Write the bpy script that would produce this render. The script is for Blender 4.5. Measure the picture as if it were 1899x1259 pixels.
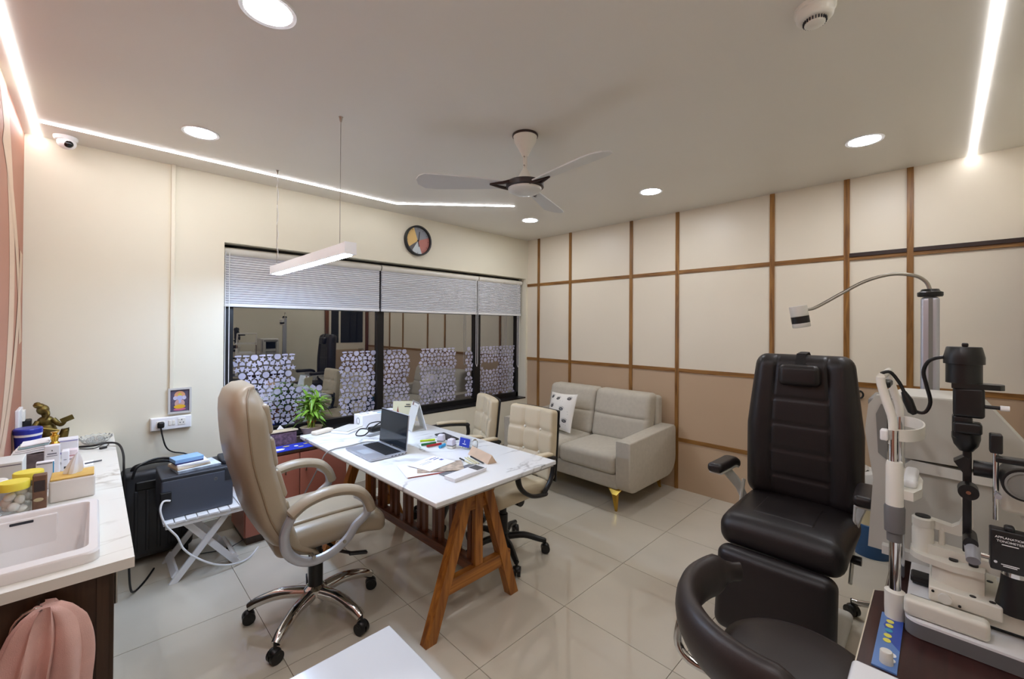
import bpy, math, random
from mathutils import Matrix, Vector, Euler
# ---------------------------------------------------------------- scene, camera, light
for o in list(bpy.data.objects): bpy.data.objects.remove(o)
S = bpy.context.scene
COL = S.collection
R = math.radians
PI = math.pi
random.seed(7)
CAMZ = 1.50786
cam_d = bpy.data.cameras.new('camera'); cam = bpy.data.objects.new('camera', cam_d); COL.objects.link(cam)
yaw, pit, roll = 0.7930993, 0.00442271, 0.00650054
fw = Vector((math.cos(pit)*math.cos(yaw), math.cos(pit)*math.sin(yaw), math.sin(pit)))
rt = Vector((math.sin(yaw), -math.cos(yaw), 0)); up = rt.cross(fw)
r2 = rt*math.cos(roll) + up*math.sin(roll); u2 = up*math.cos(roll) - rt*math.sin(roll)
cam.matrix_world = Matrix(((r2.x, u2.x, -fw.x, 0), (r2.y, u2.y, -fw.y, 0), (r2.z, u2.z, -fw.z, CAMZ), (0, 0, 0, 1)))
cam_d.sensor_fit = 'HORIZONTAL'; cam_d.sensor_width = 36.0
cam_d.lens = 36.0*785.4922/1899
cam_d.shift_y = -27.1326/1899
cam_d.clip_start = 0.02
S.camera = cam
S.view_settings.view_transform = 'Standard'; S.view_settings.look = 'None'
S.view_settings.gamma = 1.0; S.view_settings.use_curve_mapping = False
S.view_settings.exposure = 0.36
W = bpy.data.worlds.new('night_sky'); S.world = W; W.use_nodes = True
W.node_tree.nodes['Background'].inputs[0].default_value = (0.012, 0.016, 0.035, 1)
W.node_tree.nodes['Background'].inputs[1].default_value = 1.0
DOWN_E, LED_E, PEND_E = 100.0, 19.0, 92.0

# ---------------------------------------------------------------- materials
def C(h):
    h = h.lstrip('#'); c = [int(h[i:i+2], 16)/255 for i in (0, 2, 4)]
    return tuple((x/12.92 if x <= .04045 else ((x+.055)/1.055)**2.4) for x in c) + (1,)
MATS = {}
def mat(name, col, rough=.5, metal=0., var=0., vscale=6., bump=0., bscale=200., coat=0., emit=None, es=0., trans=0., ior=1.45, spec=None, stretch=None):
    if name in MATS: return MATS[name]
    m = bpy.data.materials.new(name); m.use_nodes = True; nt = m.node_tree; N = nt.nodes; L = nt.links
    b = N['Principled BSDF']; c = C(col)
    b.inputs['Base Color'].default_value = c; b.inputs['Roughness'].default_value = rough; b.inputs['Metallic'].default_value = metal
    if coat: b.inputs['Coat Weight'].default_value = coat; b.inputs['Coat Roughness'].default_value = .08
    if spec is not None: b.inputs['Specular IOR Level'].default_value = spec
    if trans: b.inputs['Transmission Weight'].default_value = trans; b.inputs['IOR'].default_value = ior
    if emit: b.inputs['Emission Color'].default_value = C(emit); b.inputs['Emission Strength'].default_value = es
    if var or bump:
        tc = N.new('ShaderNodeTexCoord'); src = tc.outputs['Object']
        if stretch:
            mp = N.new('ShaderNodeMapping'); mp.inputs['Scale'].default_value = stretch; L.new(src, mp.inputs[0]); src = mp.outputs[0]
    if var:
        n = N.new('ShaderNodeTexNoise'); n.inputs['Scale'].default_value = vscale; n.inputs['Detail'].default_value = 6; L.new(src, n.inputs['Vector'])
        r = N.new('ShaderNodeValToRGB'); r.color_ramp.elements[0].position = .3; r.color_ramp.elements[1].position = .7
        r.color_ramp.elements[0].color = tuple(x*(1-var) for x in c[:3])+(1,); r.color_ramp.elements[1].color = tuple(min(1, x*(1+var)) for x in c[:3])+(1,)
        L.new(n.outputs[0], r.inputs[0]); L.new(r.outputs[0], b.inputs['Base Color'])
    if bump:
        n = N.new('ShaderNodeTexNoise'); n.inputs['Scale'].default_value = bscale; n.inputs['Detail'].default_value = 3; L.new(src, n.inputs['Vector'])
        bp = N.new('ShaderNodeBump'); bp.inputs['Strength'].default_value = bump; bp.inputs['Distance'].default_value = .002
        L.new(n.outputs[0], bp.inputs['Height']); L.new(bp.outputs[0], b.inputs['Normal'])
    MATS[name] = m; return m
def wood(name, dark, light, axis=2, rough=.35):
    m = bpy.data.materials.new(name); m.use_nodes = True; nt = m.node_tree; N = nt.nodes; L = nt.links
    b = N['Principled BSDF']; b.inputs['Roughness'].default_value = rough
    tc = N.new('ShaderNodeTexCoord'); mp = N.new('ShaderNodeMapping'); sc = [14, 14, 14]; sc[axis] = 1.2; mp.inputs['Scale'].default_value = sc
    L.new(tc.outputs['Object'], mp.inputs[0])
    n = N.new('ShaderNodeTexNoise'); n.inputs['Scale'].default_value = 2.2; n.inputs['Detail'].default_value = 8; n.inputs['Distortion'].default_value = 1.2
    L.new(mp.outputs[0], n.inputs['Vector'])
    r = N.new('ShaderNodeValToRGB'); r.color_ramp.elements[0].position = .32; r.color_ramp.elements[1].position = .68
    r.color_ramp.elements[0].color = C(dark); r.color_ramp.elements[1].color = C(light)
    L.new(n.outputs[0], r.inputs[0]); L.new(r.outputs[0], b.inputs['Base Color'])
    bp = N.new('ShaderNodeBump'); bp.inputs['Strength'].default_value = .1; bp.inputs['Distance'].default_value = .001
    L.new(n.outputs[0], bp.inputs['Height']); L.new(bp.outputs[0], b.inputs['Normal'])
    return m
def marble(name, base, vein, rough=.12, scale=1.6):
    m = bpy.data.materials.new(name); m.use_nodes = True; nt = m.node_tree; N = nt.nodes; L = nt.links
    b = N['Principled BSDF']; b.inputs['Roughness'].default_value = rough
    tc = N.new('ShaderNodeTexCoord'); mp = N.new('ShaderNodeMapping'); mp.inputs['Rotation'].default_value = (0, 0, .7); mp.inputs['Scale'].default_value = (1, 2.2, 1)
    L.new(tc.outputs['Object'], mp.inputs[0])
    n = N.new('ShaderNodeTexNoise'); n.inputs['Scale'].default_value = scale; n.inputs['Detail'].default_value = 5; n.inputs['Distortion'].default_value = .8
    L.new(mp.outputs[0], n.inputs['Vector'])
    r = N.new('ShaderNodeValToRGB'); e = r.color_ramp.elements
    e[0].position = .475; e[0].color = C(base); e[1].position = .525; e[1].color = C(base)
    k = e.new(.5); k.color = C(vein)
    n2 = N.new('ShaderNodeTexNoise'); n2.inputs['Scale'].default_value = 3.0; L.new(tc.outputs['Object'], n2.inputs['Vector'])
    r3 = N.new('ShaderNodeValToRGB'); r3.color_ramp.elements[0].position = .42; r3.color_ramp.elements[1].position = .62; L.new(n2.outputs[0], r3.inputs[0])
    mx = N.new('ShaderNodeMix'); mx.data_type = 'RGBA'; L.new(r3.outputs[0], mx.inputs[0]); mx.inputs[6].default_value = C(base); L.new(r.outputs[0], mx.inputs[7])
    L.new(n.outputs[0], r.inputs[0]); L.new(mx.outputs[2], b.inputs['Base Color'])
    return m
def emis(name, col, s):
    m = bpy.data.materials.new(name); m.use_nodes = True; N = m.node_tree.nodes; N.clear()
    e = N.new('ShaderNodeEmission'); e.inputs[0].default_value = C(col); e.inputs[1].default_value = s
    o = N.new('ShaderNodeOutputMaterial'); m.node_tree.links.new(e.outputs[0], o.inputs[0]); return m
def glassmat(name, tint, fac, rough=0., refl=(.9, .9, .9, 1)):
    m = bpy.data.materials.new(name); m.use_nodes = True; N = m.node_tree.nodes; L = m.node_tree.links; N.clear()
    t = N.new('ShaderNodeBsdfTransparent'); t.inputs[0].default_value = tint
    g = N.new('ShaderNodeBsdfGlossy'); g.inputs['Color'].default_value = refl; g.inputs['Roughness'].default_value = rough
    x = N.new('ShaderNodeMixShader'); x.inputs[0].default_value = fac
    o = N.new('ShaderNodeOutputMaterial'); L.new(t.outputs[0], x.inputs[1]); L.new(g.outputs[0], x.inputs[2]); L.new(x.outputs[0], o.inputs[0]); return m

M_ceil = mat('ceiling_paint', '#e6e2d8', .42, var=.015, vscale=1.5)
M_cream = mat('cream_paint', '#e5dfca', .55, var=.012, vscale=2)
M_panel = mat('cream_laminate', '#e6dcc8', .4, var=.01, vscale=2)
M_pink = mat('pink_laminate', '#bfa588', .4, var=.02, vscale=2)
M_terra = mat('terracotta_paint', '#ab6f57', .5, var=.03, vscale=3)
M_peach = mat('peach_paint', '#d3b498', .5, var=.02, vscale=3)
M_teak = wood('teak_wood', '#6a4319', '#a4763c', 2)
M_teaky = wood('teak_wood_rail', '#6a4319', '#a4763c', 1)
M_walnut = wood('walnut_wood', '#4a2413', '#7d4722', 2)
M_walnuty = wood('walnut_wood_beam', '#4a2413', '#7d4722', 1)
M_trest = wood('trestle_wood', '#7a4312', '#b8772e', 2)
M_trestx = wood('trestle_wood_bar', '#7a4312', '#b8772e', 0)
M_darkwood = wood('dark_brown_laminate', '#3a2719', '#4a3423', 2, .4)
M_mahog = wood('mahogany_laminate', '#2a1211', '#40201c', 0, .3)
M_tile = mat('vitrified_tile', '#cbc3b2', .035, var=.05, vscale=2.5, spec=.85)
M_grout = mat('tile_grout', '#8f8575', .8)
M_black = mat('black_frame', '#0d0d10', .35)
M_blackp = mat('black_plastic', '#101011', .4)
M_blacksoft = mat('black_rubber', '#0a0a0a', .6)
M_white = mat('white_plastic', '#eeeeee', .35)
M_offw = mat('offwhite_plastic', '#e8e5da', .38)
M_instr = mat('instrument_cream', '#dedacd', .35)
M_machine = mat('machine_grey', '#bdbab0', .4)
M_machlt = mat('machine_light', '#d6d4cc', .4)
M_machdk = mat('machine_dark_grey', '#7d7c77', .45)
M_grey = mat('grey_plastic', '#6b6a6a', .45)
M_chrome = mat('chrome', '#d8d8d8', .08, 1.)
M_steel = mat('brushed_steel', '#a9a49b', .28, 1.)
M_alu = mat('silver_aluminium', '#b9bcc4', .35, .6)
M_beige = mat('beige_leather', '#a59781', .3, var=.04, vscale=5, bump=.15, bscale=260)
M_beige2 = mat('cream_leatherette', '#cfc0a2', .42, var=.03, vscale=5, bump=.12, bscale=260)
M_seam = mat('stitched_piping', '#8d7a60', .6)
M_sofa = mat('sofa_fabric', '#bab2a2', .9, var=.05, vscale=30, bump=.35, bscale=500)
M_gold = mat('brass_gold', '#d6ad4a', .25, 1.)
M_brown = mat('dark_brown_leather', '#1f1919', .42, var=.06, vscale=5, bump=.15, bscale=220)
M_mfab = mat('charcoal_fabric', '#211f20', .85, bump=.3, bscale=600)
M_stoolm = mat('brown_vinyl', '#302826', .42, bump=.1, bscale=250)
M_marble = marble('white_marble', '#eef0f0', '#a5a6a6')
M_marbc = marble('counter_marble', '#e6e4da', '#b3ab9c', .15, 2.2)
M_paper = mat('white_paper', '#f2f2f4', .7)
M_blue = mat('blue_card', '#2340b0', .5)
M_red = mat('red_plastic', '#b01f22', .4)
M_green = mat('green_plastic', '#1f6b3a', .4)
M_lime = mat('lime_plastic', '#c3dc28', .4)
M_cyan = mat('cyan_plastic', '#2b9bd0', .4)
M_yellow = mat('yellow_lid', '#ecd94a', .4)
M_bronze = mat('aged_bronze', '#6b5a2e', .38, .85, var=.3, vscale=25)
M_clear = glassmat('clear_glass', (.93, .95, .95, 1), .12, .02)
M_frost = mat('frosted_plastic', '#dfe0dd', .5, trans=.35)
M_print = mat('dark_print', '#26262c', .6)
M_whitep = mat('white_print', '#e8e8e8', .6)
M_down = emis('downlight_glow', '#f6f8ff', DOWN_E)
M_led = emis('led_strip_glow', '#fbfaff', LED_E)
M_pend = emis('pendant_glow', '#bcd8ff', PEND_E)
M_wglass = glassmat('window_glass', (.55, .6, .62, 1), .42, .0, (.95, .93, .88, 1))

# ---------------------------------------------------------------- mesh builder
def T(x=0, y=0, z=0, rx=0, ry=0, rz=0):
    return Matrix.Translation((x, y, z)) @ Euler((R(rx), R(ry), R(rz)), 'XYZ').to_matrix().to_4x4()
class MB:
    def __init__(s): s.v = []; s.f = []
    def add(s, vs, fs, M=None):
        n = len(s.v)
        s.v += [tuple(M @ Vector(p)) if M is not None else tuple(p) for p in vs]
        s.f += [tuple(i+n for i in q) for q in fs]; return s
    def box(s, c, d, M=None, rot=None):
        x, y, z = (k/2 for k in d)
        vs = [(-x,-y,-z),(x,-y,-z),(x,y,-z),(-x,y,-z),(-x,-y,z),(x,-y,z),(x,y,z),(-x,y,z)]
        A = T(*c, *(rot or (0, 0, 0)))
        if M is not None: A = M @ A
        return s.add(vs, [(0,3,2,1),(4,5,6,7),(0,1,5,4),(1,2,6,5),(2,3,7,6),(3,0,4,7)], A)
    def b2(s, a, b):
        return s.box([(a[i]+b[i])/2 for i in range(3)], [abs(b[i]-a[i]) for i in range(3)])
    def rb(s, c, d, r, seg=(1, 1, 1), fn=None, rot=None, M=None, k=3):
        h = [q/2 for q in d]; r = min(r, *[q*.999 for q in h])
        ax = []
        for i in range(3):
            inn = h[i]-r; e = [inn+r*math.tan(PI/4*j/k) for j in range(k+1)]
            mid = [-inn+2*inn*j/seg[i] for j in range(1, seg[i])]
            ax.append([-q for q in reversed(e)]+mid+e)
        idx = {}; vs = []; fs = []
        def vid(p):
            key = tuple(round(q, 6) for q in p)
            if key not in idx:
                q = [max(-h[i]+r, min(h[i]-r, p[i])) for i in range(3)]
                dv = Vector([p[i]-q[i] for i in range(3)])
                w = Vector(q)+(dv.normalized()*r if dv.length > 1e-9 else dv)
                idx[key] = len(vs); vs.append(fn(w) if fn else w)
            return idx[key]
        for a in range(3):
            b, g = (a+1) % 3, (a+2) % 3
            for sg in (-1, 1):
                for i in range(len(ax[b])-1):
                    for j in range(len(ax[g])-1):
                        q = []
                        for (u, w) in ((i, j), (i+1, j), (i+1, j+1), (i, j+1)):
                            p = [0, 0, 0]; p[a] = sg*h[a]; p[b] = ax[b][u]; p[g] = ax[g][w]; q.append(vid(p))
                        fs.append(tuple(q) if sg > 0 else tuple(reversed(q)))
        A = T(*c, *(rot or (0, 0, 0)))
        if M is not None: A = M @ A
        return s.add(vs, fs, A)
    def tube(s, pts, r, n=8, closed=False, flat=None):
        pts = [Vector(p) for p in pts]; m = len(pts)
        rs = r if isinstance(r, (list, tuple)) else [r]*m
        vs = []; fs = []; pu = None
        for i, p in enumerate(pts):
            if closed: t = pts[(i+1) % m]-pts[i-1]
            else: t = pts[min(i+1, m-1)]-pts[max(i-1, 0)]
            t.normalize()
            if pu is None:
                a = Vector((0, 0, 1)) if abs(t.z) < .9 else Vector((1, 0, 0)); pu = (a-t*a.dot(t)).normalized()
            else: pu = (pu-t*pu.dot(t)).normalized()
            w = t.cross(pu)
            for j in range(n):
                a = 2*PI*j/n
                fu, fv = (1, 1) if flat is None else flat
                vs.append(p+pu*math.cos(a)*rs[i]*fu+w*math.sin(a)*rs[i]*fv)
        rng = m if closed else m-1
        for i in range(rng):
            for j in range(n):
                a, b = i*n+j, i*n+(j+1) % n; c2, d2 = ((i+1) % m)*n+(j+1) % n, ((i+1) % m)*n+j
                fs.append((a, b, c2, d2))
        if not closed: fs.append(tuple(reversed(range(n)))); fs.append(tuple(range((m-1)*n, m*n)))
        return s.add(vs, fs)
    def cyl(s, a, b, r, n=16): return s.tube([a, b], r, n)
    def lathe(s, prof, M=None, n=24, c=(0, 0, 0), sx=1, sy=1):
        vs = []; fs = []; m = len(prof)
        for (r, z) in prof:
            for j in range(n): a = 2*PI*j/n; vs.append((c[0]+r*math.cos(a)*sx, c[1]+r*math.sin(a)*sy, c[2]+z))
        for i in range(m-1):
            for j in range(n): fs.append((i*n+j, i*n+(j+1) % n, (i+1)*n+(j+1) % n, (i+1)*n+j))
        fs.append(tuple(reversed(range(n)))); fs.append(tuple(range((m-1)*n, m*n)))
        return s.add(vs, fs, M)
    def prism(s, poly, h0, h1, M=None):
        n = len(poly); vs = [(a, b, h0) for a, b in poly]+[(a, b, h1) for a, b in poly]
        fs = [tuple(reversed(range(n))), tuple(range(n, 2*n))]+[(i, (i+1) % n, n+(i+1) % n, n+i) for i in range(n)]
        return s.add(vs, fs, M)
    def ell(s, c, r, rot=None, n=14, m=9, M=None):
        prof = [(math.sin(PI*i/m) if 0 < i < m else .02, -math.cos(PI*i/m)) for i in range(m+1)]
        A = T(*c, *(rot or (0, 0, 0))) @ Matrix.Diagonal((r[0], r[1], r[2], 1))
        if M is not None: A = M @ A
        return s.lathe(prof, A, n)
    def build(s, name, m, parent=None, ang=38, world=False, kind=None):
        me = bpy.data.meshes.new(name)
        vs = s.v
        if world and parent is not None:
            o = parent; off = Vector((0, 0, 0))
            while o is not None: off += o.location; o = o.parent
            vs = [(p[0]-off.x, p[1]-off.y, p[2]-off.z) for p in vs]
        me.from_pydata([tuple(p) for p in vs], [], s.f); me.validate(); me.update()
        import bmesh
        bm = bmesh.new(); bm.from_mesh(me); bmesh.ops.recalc_face_normals(bm, faces=bm.faces); bm.to_mesh(me); bm.free()
        me.polygons.foreach_set('use_smooth', [True]*len(me.polygons)); me.set_sharp_from_angle(angle=R(ang))
        me.materials.append(m)
        ob = bpy.data.objects.new(name, me); COL.objects.link(ob)
        if parent is not None: ob.parent = parent
        if kind: ob['kind'] = kind
        return ob
def tag(o, label, cat, group=None, kind=None):
    if label: o['label'] = label
    if cat: o['category'] = cat
    if group: o['group'] = group
    if kind: o['kind'] = kind
    return o
def thing(name, label, cat, loc=(0, 0, 0), rz=0, group=None):
    o = bpy.data.objects.new(name, None); COL.objects.link(o); o.location = loc; o.rotation_euler = (0, 0, R(rz)); o.empty_display_size = .1
    return tag(o, label, cat, group)
def struct(o): o['kind'] = 'structure'; return o
def one(mb, name, m, label, cat, loc, group=None, ang=38):
    """a thing that is one mesh; mb holds world coordinates"""
    mb.v = [(p[0]-loc[0], p[1]-loc[1], p[2]-loc[2]) for p in mb.v]
    o = mb.build(name, m, None, ang); o.location = loc
    return tag(o, label, cat, group)
def copy_tree(o, parent=None):
    c = o.copy(); COL.objects.link(c); c.parent = parent
    for ch in list(o.children): copy_tree(ch, c)
    return c
def text(s, size, m, parent, M, name='lettering', bold=0.0):
    cu = bpy.data.curves.new(name, 'FONT'); cu.body = s; cu.size = size; cu.align_x = 'CENTER'; cu.align_y = 'CENTER'; cu.offset = bold
    ob = bpy.data.objects.new('tmp', cu); COL.objects.link(ob)
    me = bpy.data.meshes.new_from_object(ob); bpy.data.objects.remove(ob)
    me.transform(M); me.materials.clear(); me.materials.append(m); me.name = name
    o = bpy.data.objects.new(name, me); COL.objects.link(o); o.parent = parent; return o
def arc(cx, cy, r, a0, a1, n):
    return [(cx+r*math.cos(R(a0+(a1-a0)*i/n)), cy+r*math.sin(R(a0+(a1-a0)*i/n))) for i in range(n+1)]
def bez(pts, n=6):
    """Catmull-Rom through points"""
    P = [Vector(p) for p in pts]; out = []
    for i in range(len(P)-1):
        p0, p1, p2, p3 = P[max(i-1, 0)], P[i], P[i+1], P[min(i+2, len(P)-1)]
        for j in range(n):
            t = j/n
            out.append(.5*((2*p1)+(p2-p0)*t+(2*p0-5*p1+4*p2-p3)*t*t+(3*p1-p0-3*p2+p3)*t**3))
    out.append(P[-1]); return out
# ---------------------------------------------------------------- the room
WX, EX, NY, SY, H = -.297, 3.924, 3.699, -.415, 2.6
fl = struct(MB().b2((WX-.2, SY-.2, -.12), (EX+.2, NY+.2, -.006)).build('floor', M_grout))
xs = [WX]+[.02+.6*i for i in range(0, 7)]+[EX]; ys = [SY]+[-.37+.6*i for i in range(1, 7)]+[NY]
tiles = {}
for i in range(len(xs)-1):
    for j in range(len(ys)-1):
        w, d = round(xs[i+1]-xs[i]-.003, 4), round(ys[j+1]-ys[j]-.003, 4)
        if (w, d) not in tiles:
            t = MB().box((0, 0, -.0035), (w, d, .007)).build('tile', M_tile, fl); tiles[(w, d)] = t.data
        else:
            t = bpy.data.objects.new('tile', tiles[(w, d)]); COL.objects.link(t); t.parent = fl
        t.location = ((xs[i]+xs[i+1])/2, (ys[j]+ys[j+1])/2, 0)
struct(MB().b2((WX-.2, SY-.2, H), (EX+.2, NY+.2, H+.12)).build('ceiling', M_ceil))
# window wall with its opening
WX0, WX1, WZ0, WZ1 = .674, 3.888, .618, 2.116
mb = MB()
mb.b2((WX-.2, NY, 0), (WX0, NY+.2, H)); mb.b2((WX1, NY, 0), (EX+.2, NY+.2, H)); mb.b2((WX0, NY, 0), (WX1, NY+.2, WZ0)); mb.b2((WX0, NY, WZ1), (WX1, NY+.2, H))
wn = struct(mb.build('wall_north', M_cream))
ww = struct(MB().b2((WX-.2, SY, 0), (WX, NY, H)).build('wall_west', M_terra))
we = struct(MB().b2((EX, SY, 0), (EX+.2, NY, H)).build('wall_east', M_cream))
ws = struct(MB().b2((WX-.2, SY-.2, 0), (EX+.2, SY, H)).build('wall_south', M_cream))
struct(MB().b2((WX, NY-.012, 0), (EX, NY, .1)).build('baseboard_north', mat('skirting_tile', '#b9ad9a', .2, var=.05)))
# painted curved bands of the mural on the west wall
def band(c, r0, r1, a0, a1, th, n=28):
    A = [(c[0]+r1*math.cos(R(a0+(a1-a0)*i/n)), c[1]+r1*math.sin(R(a0+(a1-a0)*i/n))) for i in range(n+1)]
    B = [(c[0]+r0*math.cos(R(a0+(a1-a0)*i/n)), c[1]+r0*math.sin(R(a0+(a1-a0)*i/n))) for i in range(n+1)]
    m2 = MB(); MM = Matrix(((0, 0, 1, WX), (1, 0, 0, 0), (0, 1, 0, 0), (0, 0, 0, 1)))
    for i in range(n): m2.v += [tuple(MM @ Vector((p[0], p[1], th))) for p in (A[i], A[i+1], B[i+1], B[i])]; m2.f.append(tuple(range(4*i, 4*i+4)))
    return m2
band((2.05, 1.72), 1.12, 1.30, -62, 62, .0008).build('painted_band', M_peach, ww)
band((2.32, 1.22), 1.24, 1.345, 8, 62, .0014).build('painted_band', M_peach, ww)
band((2.2, 2.1), 1.36, 1.46, -62, -8, .002).build('painted_band', M_peach, ww)
# east wall: laminate panels between teak battens
SV = [3.508, 3.019, 2.238, 1.755, .969, .490, .152]; SW = .034
edges = [NY]+SV+[SY]
rails = [0, .461, 1.1096, 2.031, H]
for i in range(len(edges)-1):
    y1 = edges[i]-(SW/2 if i else 0); y0 = edges[i+1]+(SW/2 if i < len(SV) else 0)
    zz = [0, 1.1096, 2.031, H] if i < 4 else rails
    for a, b in zip(zz[:-1], zz[1:]):
        za = a+(.017 if a else 0); zb = b-(.017 if b < H else 0)
        MB().b2((EX-.006, y0, za), (EX, y1, zb)).build('panel', M_pink if b <= 1.11 else M_panel, we)
    for z in zz[1:-1]:
        if z > 2 and i >= 6:
            MB().b2((EX-.02, y0, z-.026), (EX, y1, z-.002)).build('rail', M_teaky, we)
            MB().b2((EX-.03, y0, z-.002), (EX, y1, z+.024)).build('rail_track', mat('dark_track', '#2a1710', .4), we)
        else: MB().b2((EX-.013, y0, z-.0175), (EX, y1, z+.0175)).build('rail', M_teaky, we)
for y in SV: MB().b2((EX-.016, y-SW/2, 0), (EX, y+SW/2, H)).build('batten', M_teak, we)
# door in the south wall (seen in the window's reflection)
d = thing('door_1', None, None, (3.49, SY, 0)); struct(d)
mb = MB(); mb.b2((3.07, SY, 0), (3.13, SY+.05, 2.12)); mb.b2((3.85, SY, 0), (3.91, SY+.05, 2.12)); mb.b2((3.13, SY, 2.06), (3.85, SY+.05, 2.12)); mb.build('door_frame', M_walnut, d, world=True)
MB().b2((3.13, SY, .005), (3.85, SY+.03, 2.06)).build('door_leaf', M_panel, d, world=True)
M_dglass = mat('dark_glass', '#15181b', .05)
MB().b2((3.18, SY+.03, 1.18), (3.32, SY+.036, 1.98)).build('pane', M_dglass, d, world=True)
pts = [(3.36, 1.18), (3.80, 1.18), (3.80, 1.98)]+[(3.36+.22*(1-math.cos(R(a))) , 1.76+.22*math.sin(R(a))) for a in range(90, -1, -15)]
MB().prism([(x, z) for x, z in pts], 0, .006, Matrix(((1, 0, 0, 0), (0, 0, 1, SY+.03), (0, 1, 0, 0), (0, 0, 0, 1)))).build('pane', M_dglass, d, world=True)
MB().b2((3.2, SY+.03, .15), (3.78, SY+.038, 1.05)).build('lower_panel', M_pink, d, world=True)
mb = MB(); mb.tube([(3.79, SY+.03, 1.05), (3.79, SY+.075, 1.05), (3.69, SY+.075, 1.05)], .009); mb.build('door_handle', M_steel, d, world=True)
# window
GY = NY+.16
w = thing('window_1', None, None, (2.28, GY, WZ0)); struct(w)
def fr(a, b, n='window_frame'): return MB().b2(a, b).build(n, M_black, w, world=True)
fr((WX0, GY-.03, WZ0), (WX0+.085, GY+.03, WZ1)); fr((WX1-.04, GY-.03, WZ0), (WX1, GY+.03, WZ1))
fr((WX0, GY-.03, WZ0), (WX1, GY+.03, WZ0+.055)); fr((WX0, GY-.03, WZ1-.05), (WX1, GY+.03, WZ1))
fr((1.947, GY-.035, WZ0), (2.009, GY+.035, WZ1), 'mullion'); fr((3.16, GY-.035, WZ0), (3.243, GY+.035, WZ1), 'mullion')
MB().b2((WX0, NY-.002, WZ0-.012), (WX1, GY-.03, WZ0+.004)).build('window_sill', M_black, w, world=True)
PAN = [(WX0+.085, 1.947), (2.009, 3.16), (3.243, WX1-.04)]
for a, b in PAN: MB().b2((a, GY-.003, WZ0+.055), (b, GY+.003, WZ1-.05)).build('pane', M_wglass, w, world=True)
# star-pattern vinyl film stuck on the lower part of the panes
M_film = mat('star_pattern_film', '#b4b3c6', .45, var=.35, vscale=4)
def star(cx, cz, r, n=5, k=.45, a0=90): return [(cx+r*(1 if i % 2 == 0 else k)*math.cos(R(a0+180*i/n)), cz+r*(1 if i % 2 == 0 else k)*math.sin(R(a0+180*i/n))) for i in range(2*n)]
def film(a, b, z0, z1, holes):
    """rosette tessellation: discs, petals, five-point stars and hexagons parted by thin lines"""
    mb = MB(); s = .168; rowh = s*.866; seeds = []
    for row in range(-1, 7):
        for col in range(-1, 22):
            x = WX0-.1+col*s+(row % 2)*s/2; z = WZ0+.05+row*rowh
            seeds.append((x, z, 'disc'))
            for i in range(10):
                t = R(36*i+18); seeds.append((x+.060*math.cos(t), z+.060*math.sin(t), 'star' if i % 2 else 'petal'))
            seeds.append((x, z+rowh*2/3, 'hex')); seeds.append((x+s/2, z+rowh/3, 'hex'))
    grid = {}
    for sd in seeds: grid.setdefault((int(sd[0]//.08), int(sd[1]//.08)), []).append(sd)
    for (x, z, k) in seeds:
        if not (a+.012 < x < b-.012 and z0+.008 < z < z1): continue
        if any(h[0] < x < h[1] and h[2] < z < h[3] for h in holes): continue
        poly = [(x-.05, z-.05), (x+.05, z-.05), (x+.05, z+.05), (x-.05, z+.05)]
        gx, gz = int(x//.08), int(z//.08)
        for i in (-1, 0, 1):
            for j in (-1, 0, 1):
                for q in grid.get((gx+i, gz+j), ()):
                    dx, dz = q[0]-x, q[1]-z; d2 = dx*dx+dz*dz
                    if d2 < 1e-8: continue
                    lim = d2/2-.0054*math.sqrt(d2); out = []
                    for m in range(len(poly)):
                        p0, p1 = poly[m], poly[(m+1) % len(poly)]
                        s0 = (p0[0]-x)*dx+(p0[1]-z)*dz-lim; s1 = (p1[0]-x)*dx+(p1[1]-z)*dz-lim
                        if s0 <= 0: out.append(p0)
                        if s0*s1 < 0: f_ = s0/(s0-s1); out.append((p0[0]+(p1[0]-p0[0])*f_, p0[1]+(p1[1]-p0[1])*f_))
                    poly = out
                    if len(poly) < 3: break
                if len(poly) < 3: break
            if len(poly) < 3: break
        if len(poly) < 3: continue
        rad = sum(math.hypot(p[0]-x, p[1]-z) for p in poly)/len(poly)
        if rad < .008: continue
        if k == 'disc': poly = [(x+rad*.98*math.cos(R(22.5*i)), z+rad*.98*math.sin(R(22.5*i))) for i in range(16)]
        elif k == 'star': poly = star(x, z, rad*1.12, a0=math.degrees(math.atan2(z, x))*7)
        poly = [(min(max(p[0], a+.002), b-.002), min(max(p[1], z0), z1)) for p in poly]
        n = len(mb.v); mb.v += [(p[0], GY-.005, p[1]) for p in poly]; mb.f.append(tuple(range(n, n+len(poly))))
    return mb.build('star_film', M_film, w, world=True, kind='stuff')
film(PAN[0][0], PAN[0][1], WZ0+.06, 1.27, [(1.42, 1.60, .6, 1.3), (1.20, 1.42, .98, 1.3)])
film(PAN[1][0], PAN[1][1], WZ0+.06, 1.27, [(2.31, 2.44, .6, 1.3), (2.92, 3.05, .6, 1.3)])
film(PAN[2][0], PAN[2][1], WZ0+.06, 1.27, [(3.3, 3.55, .98, 1.08)])
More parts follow.
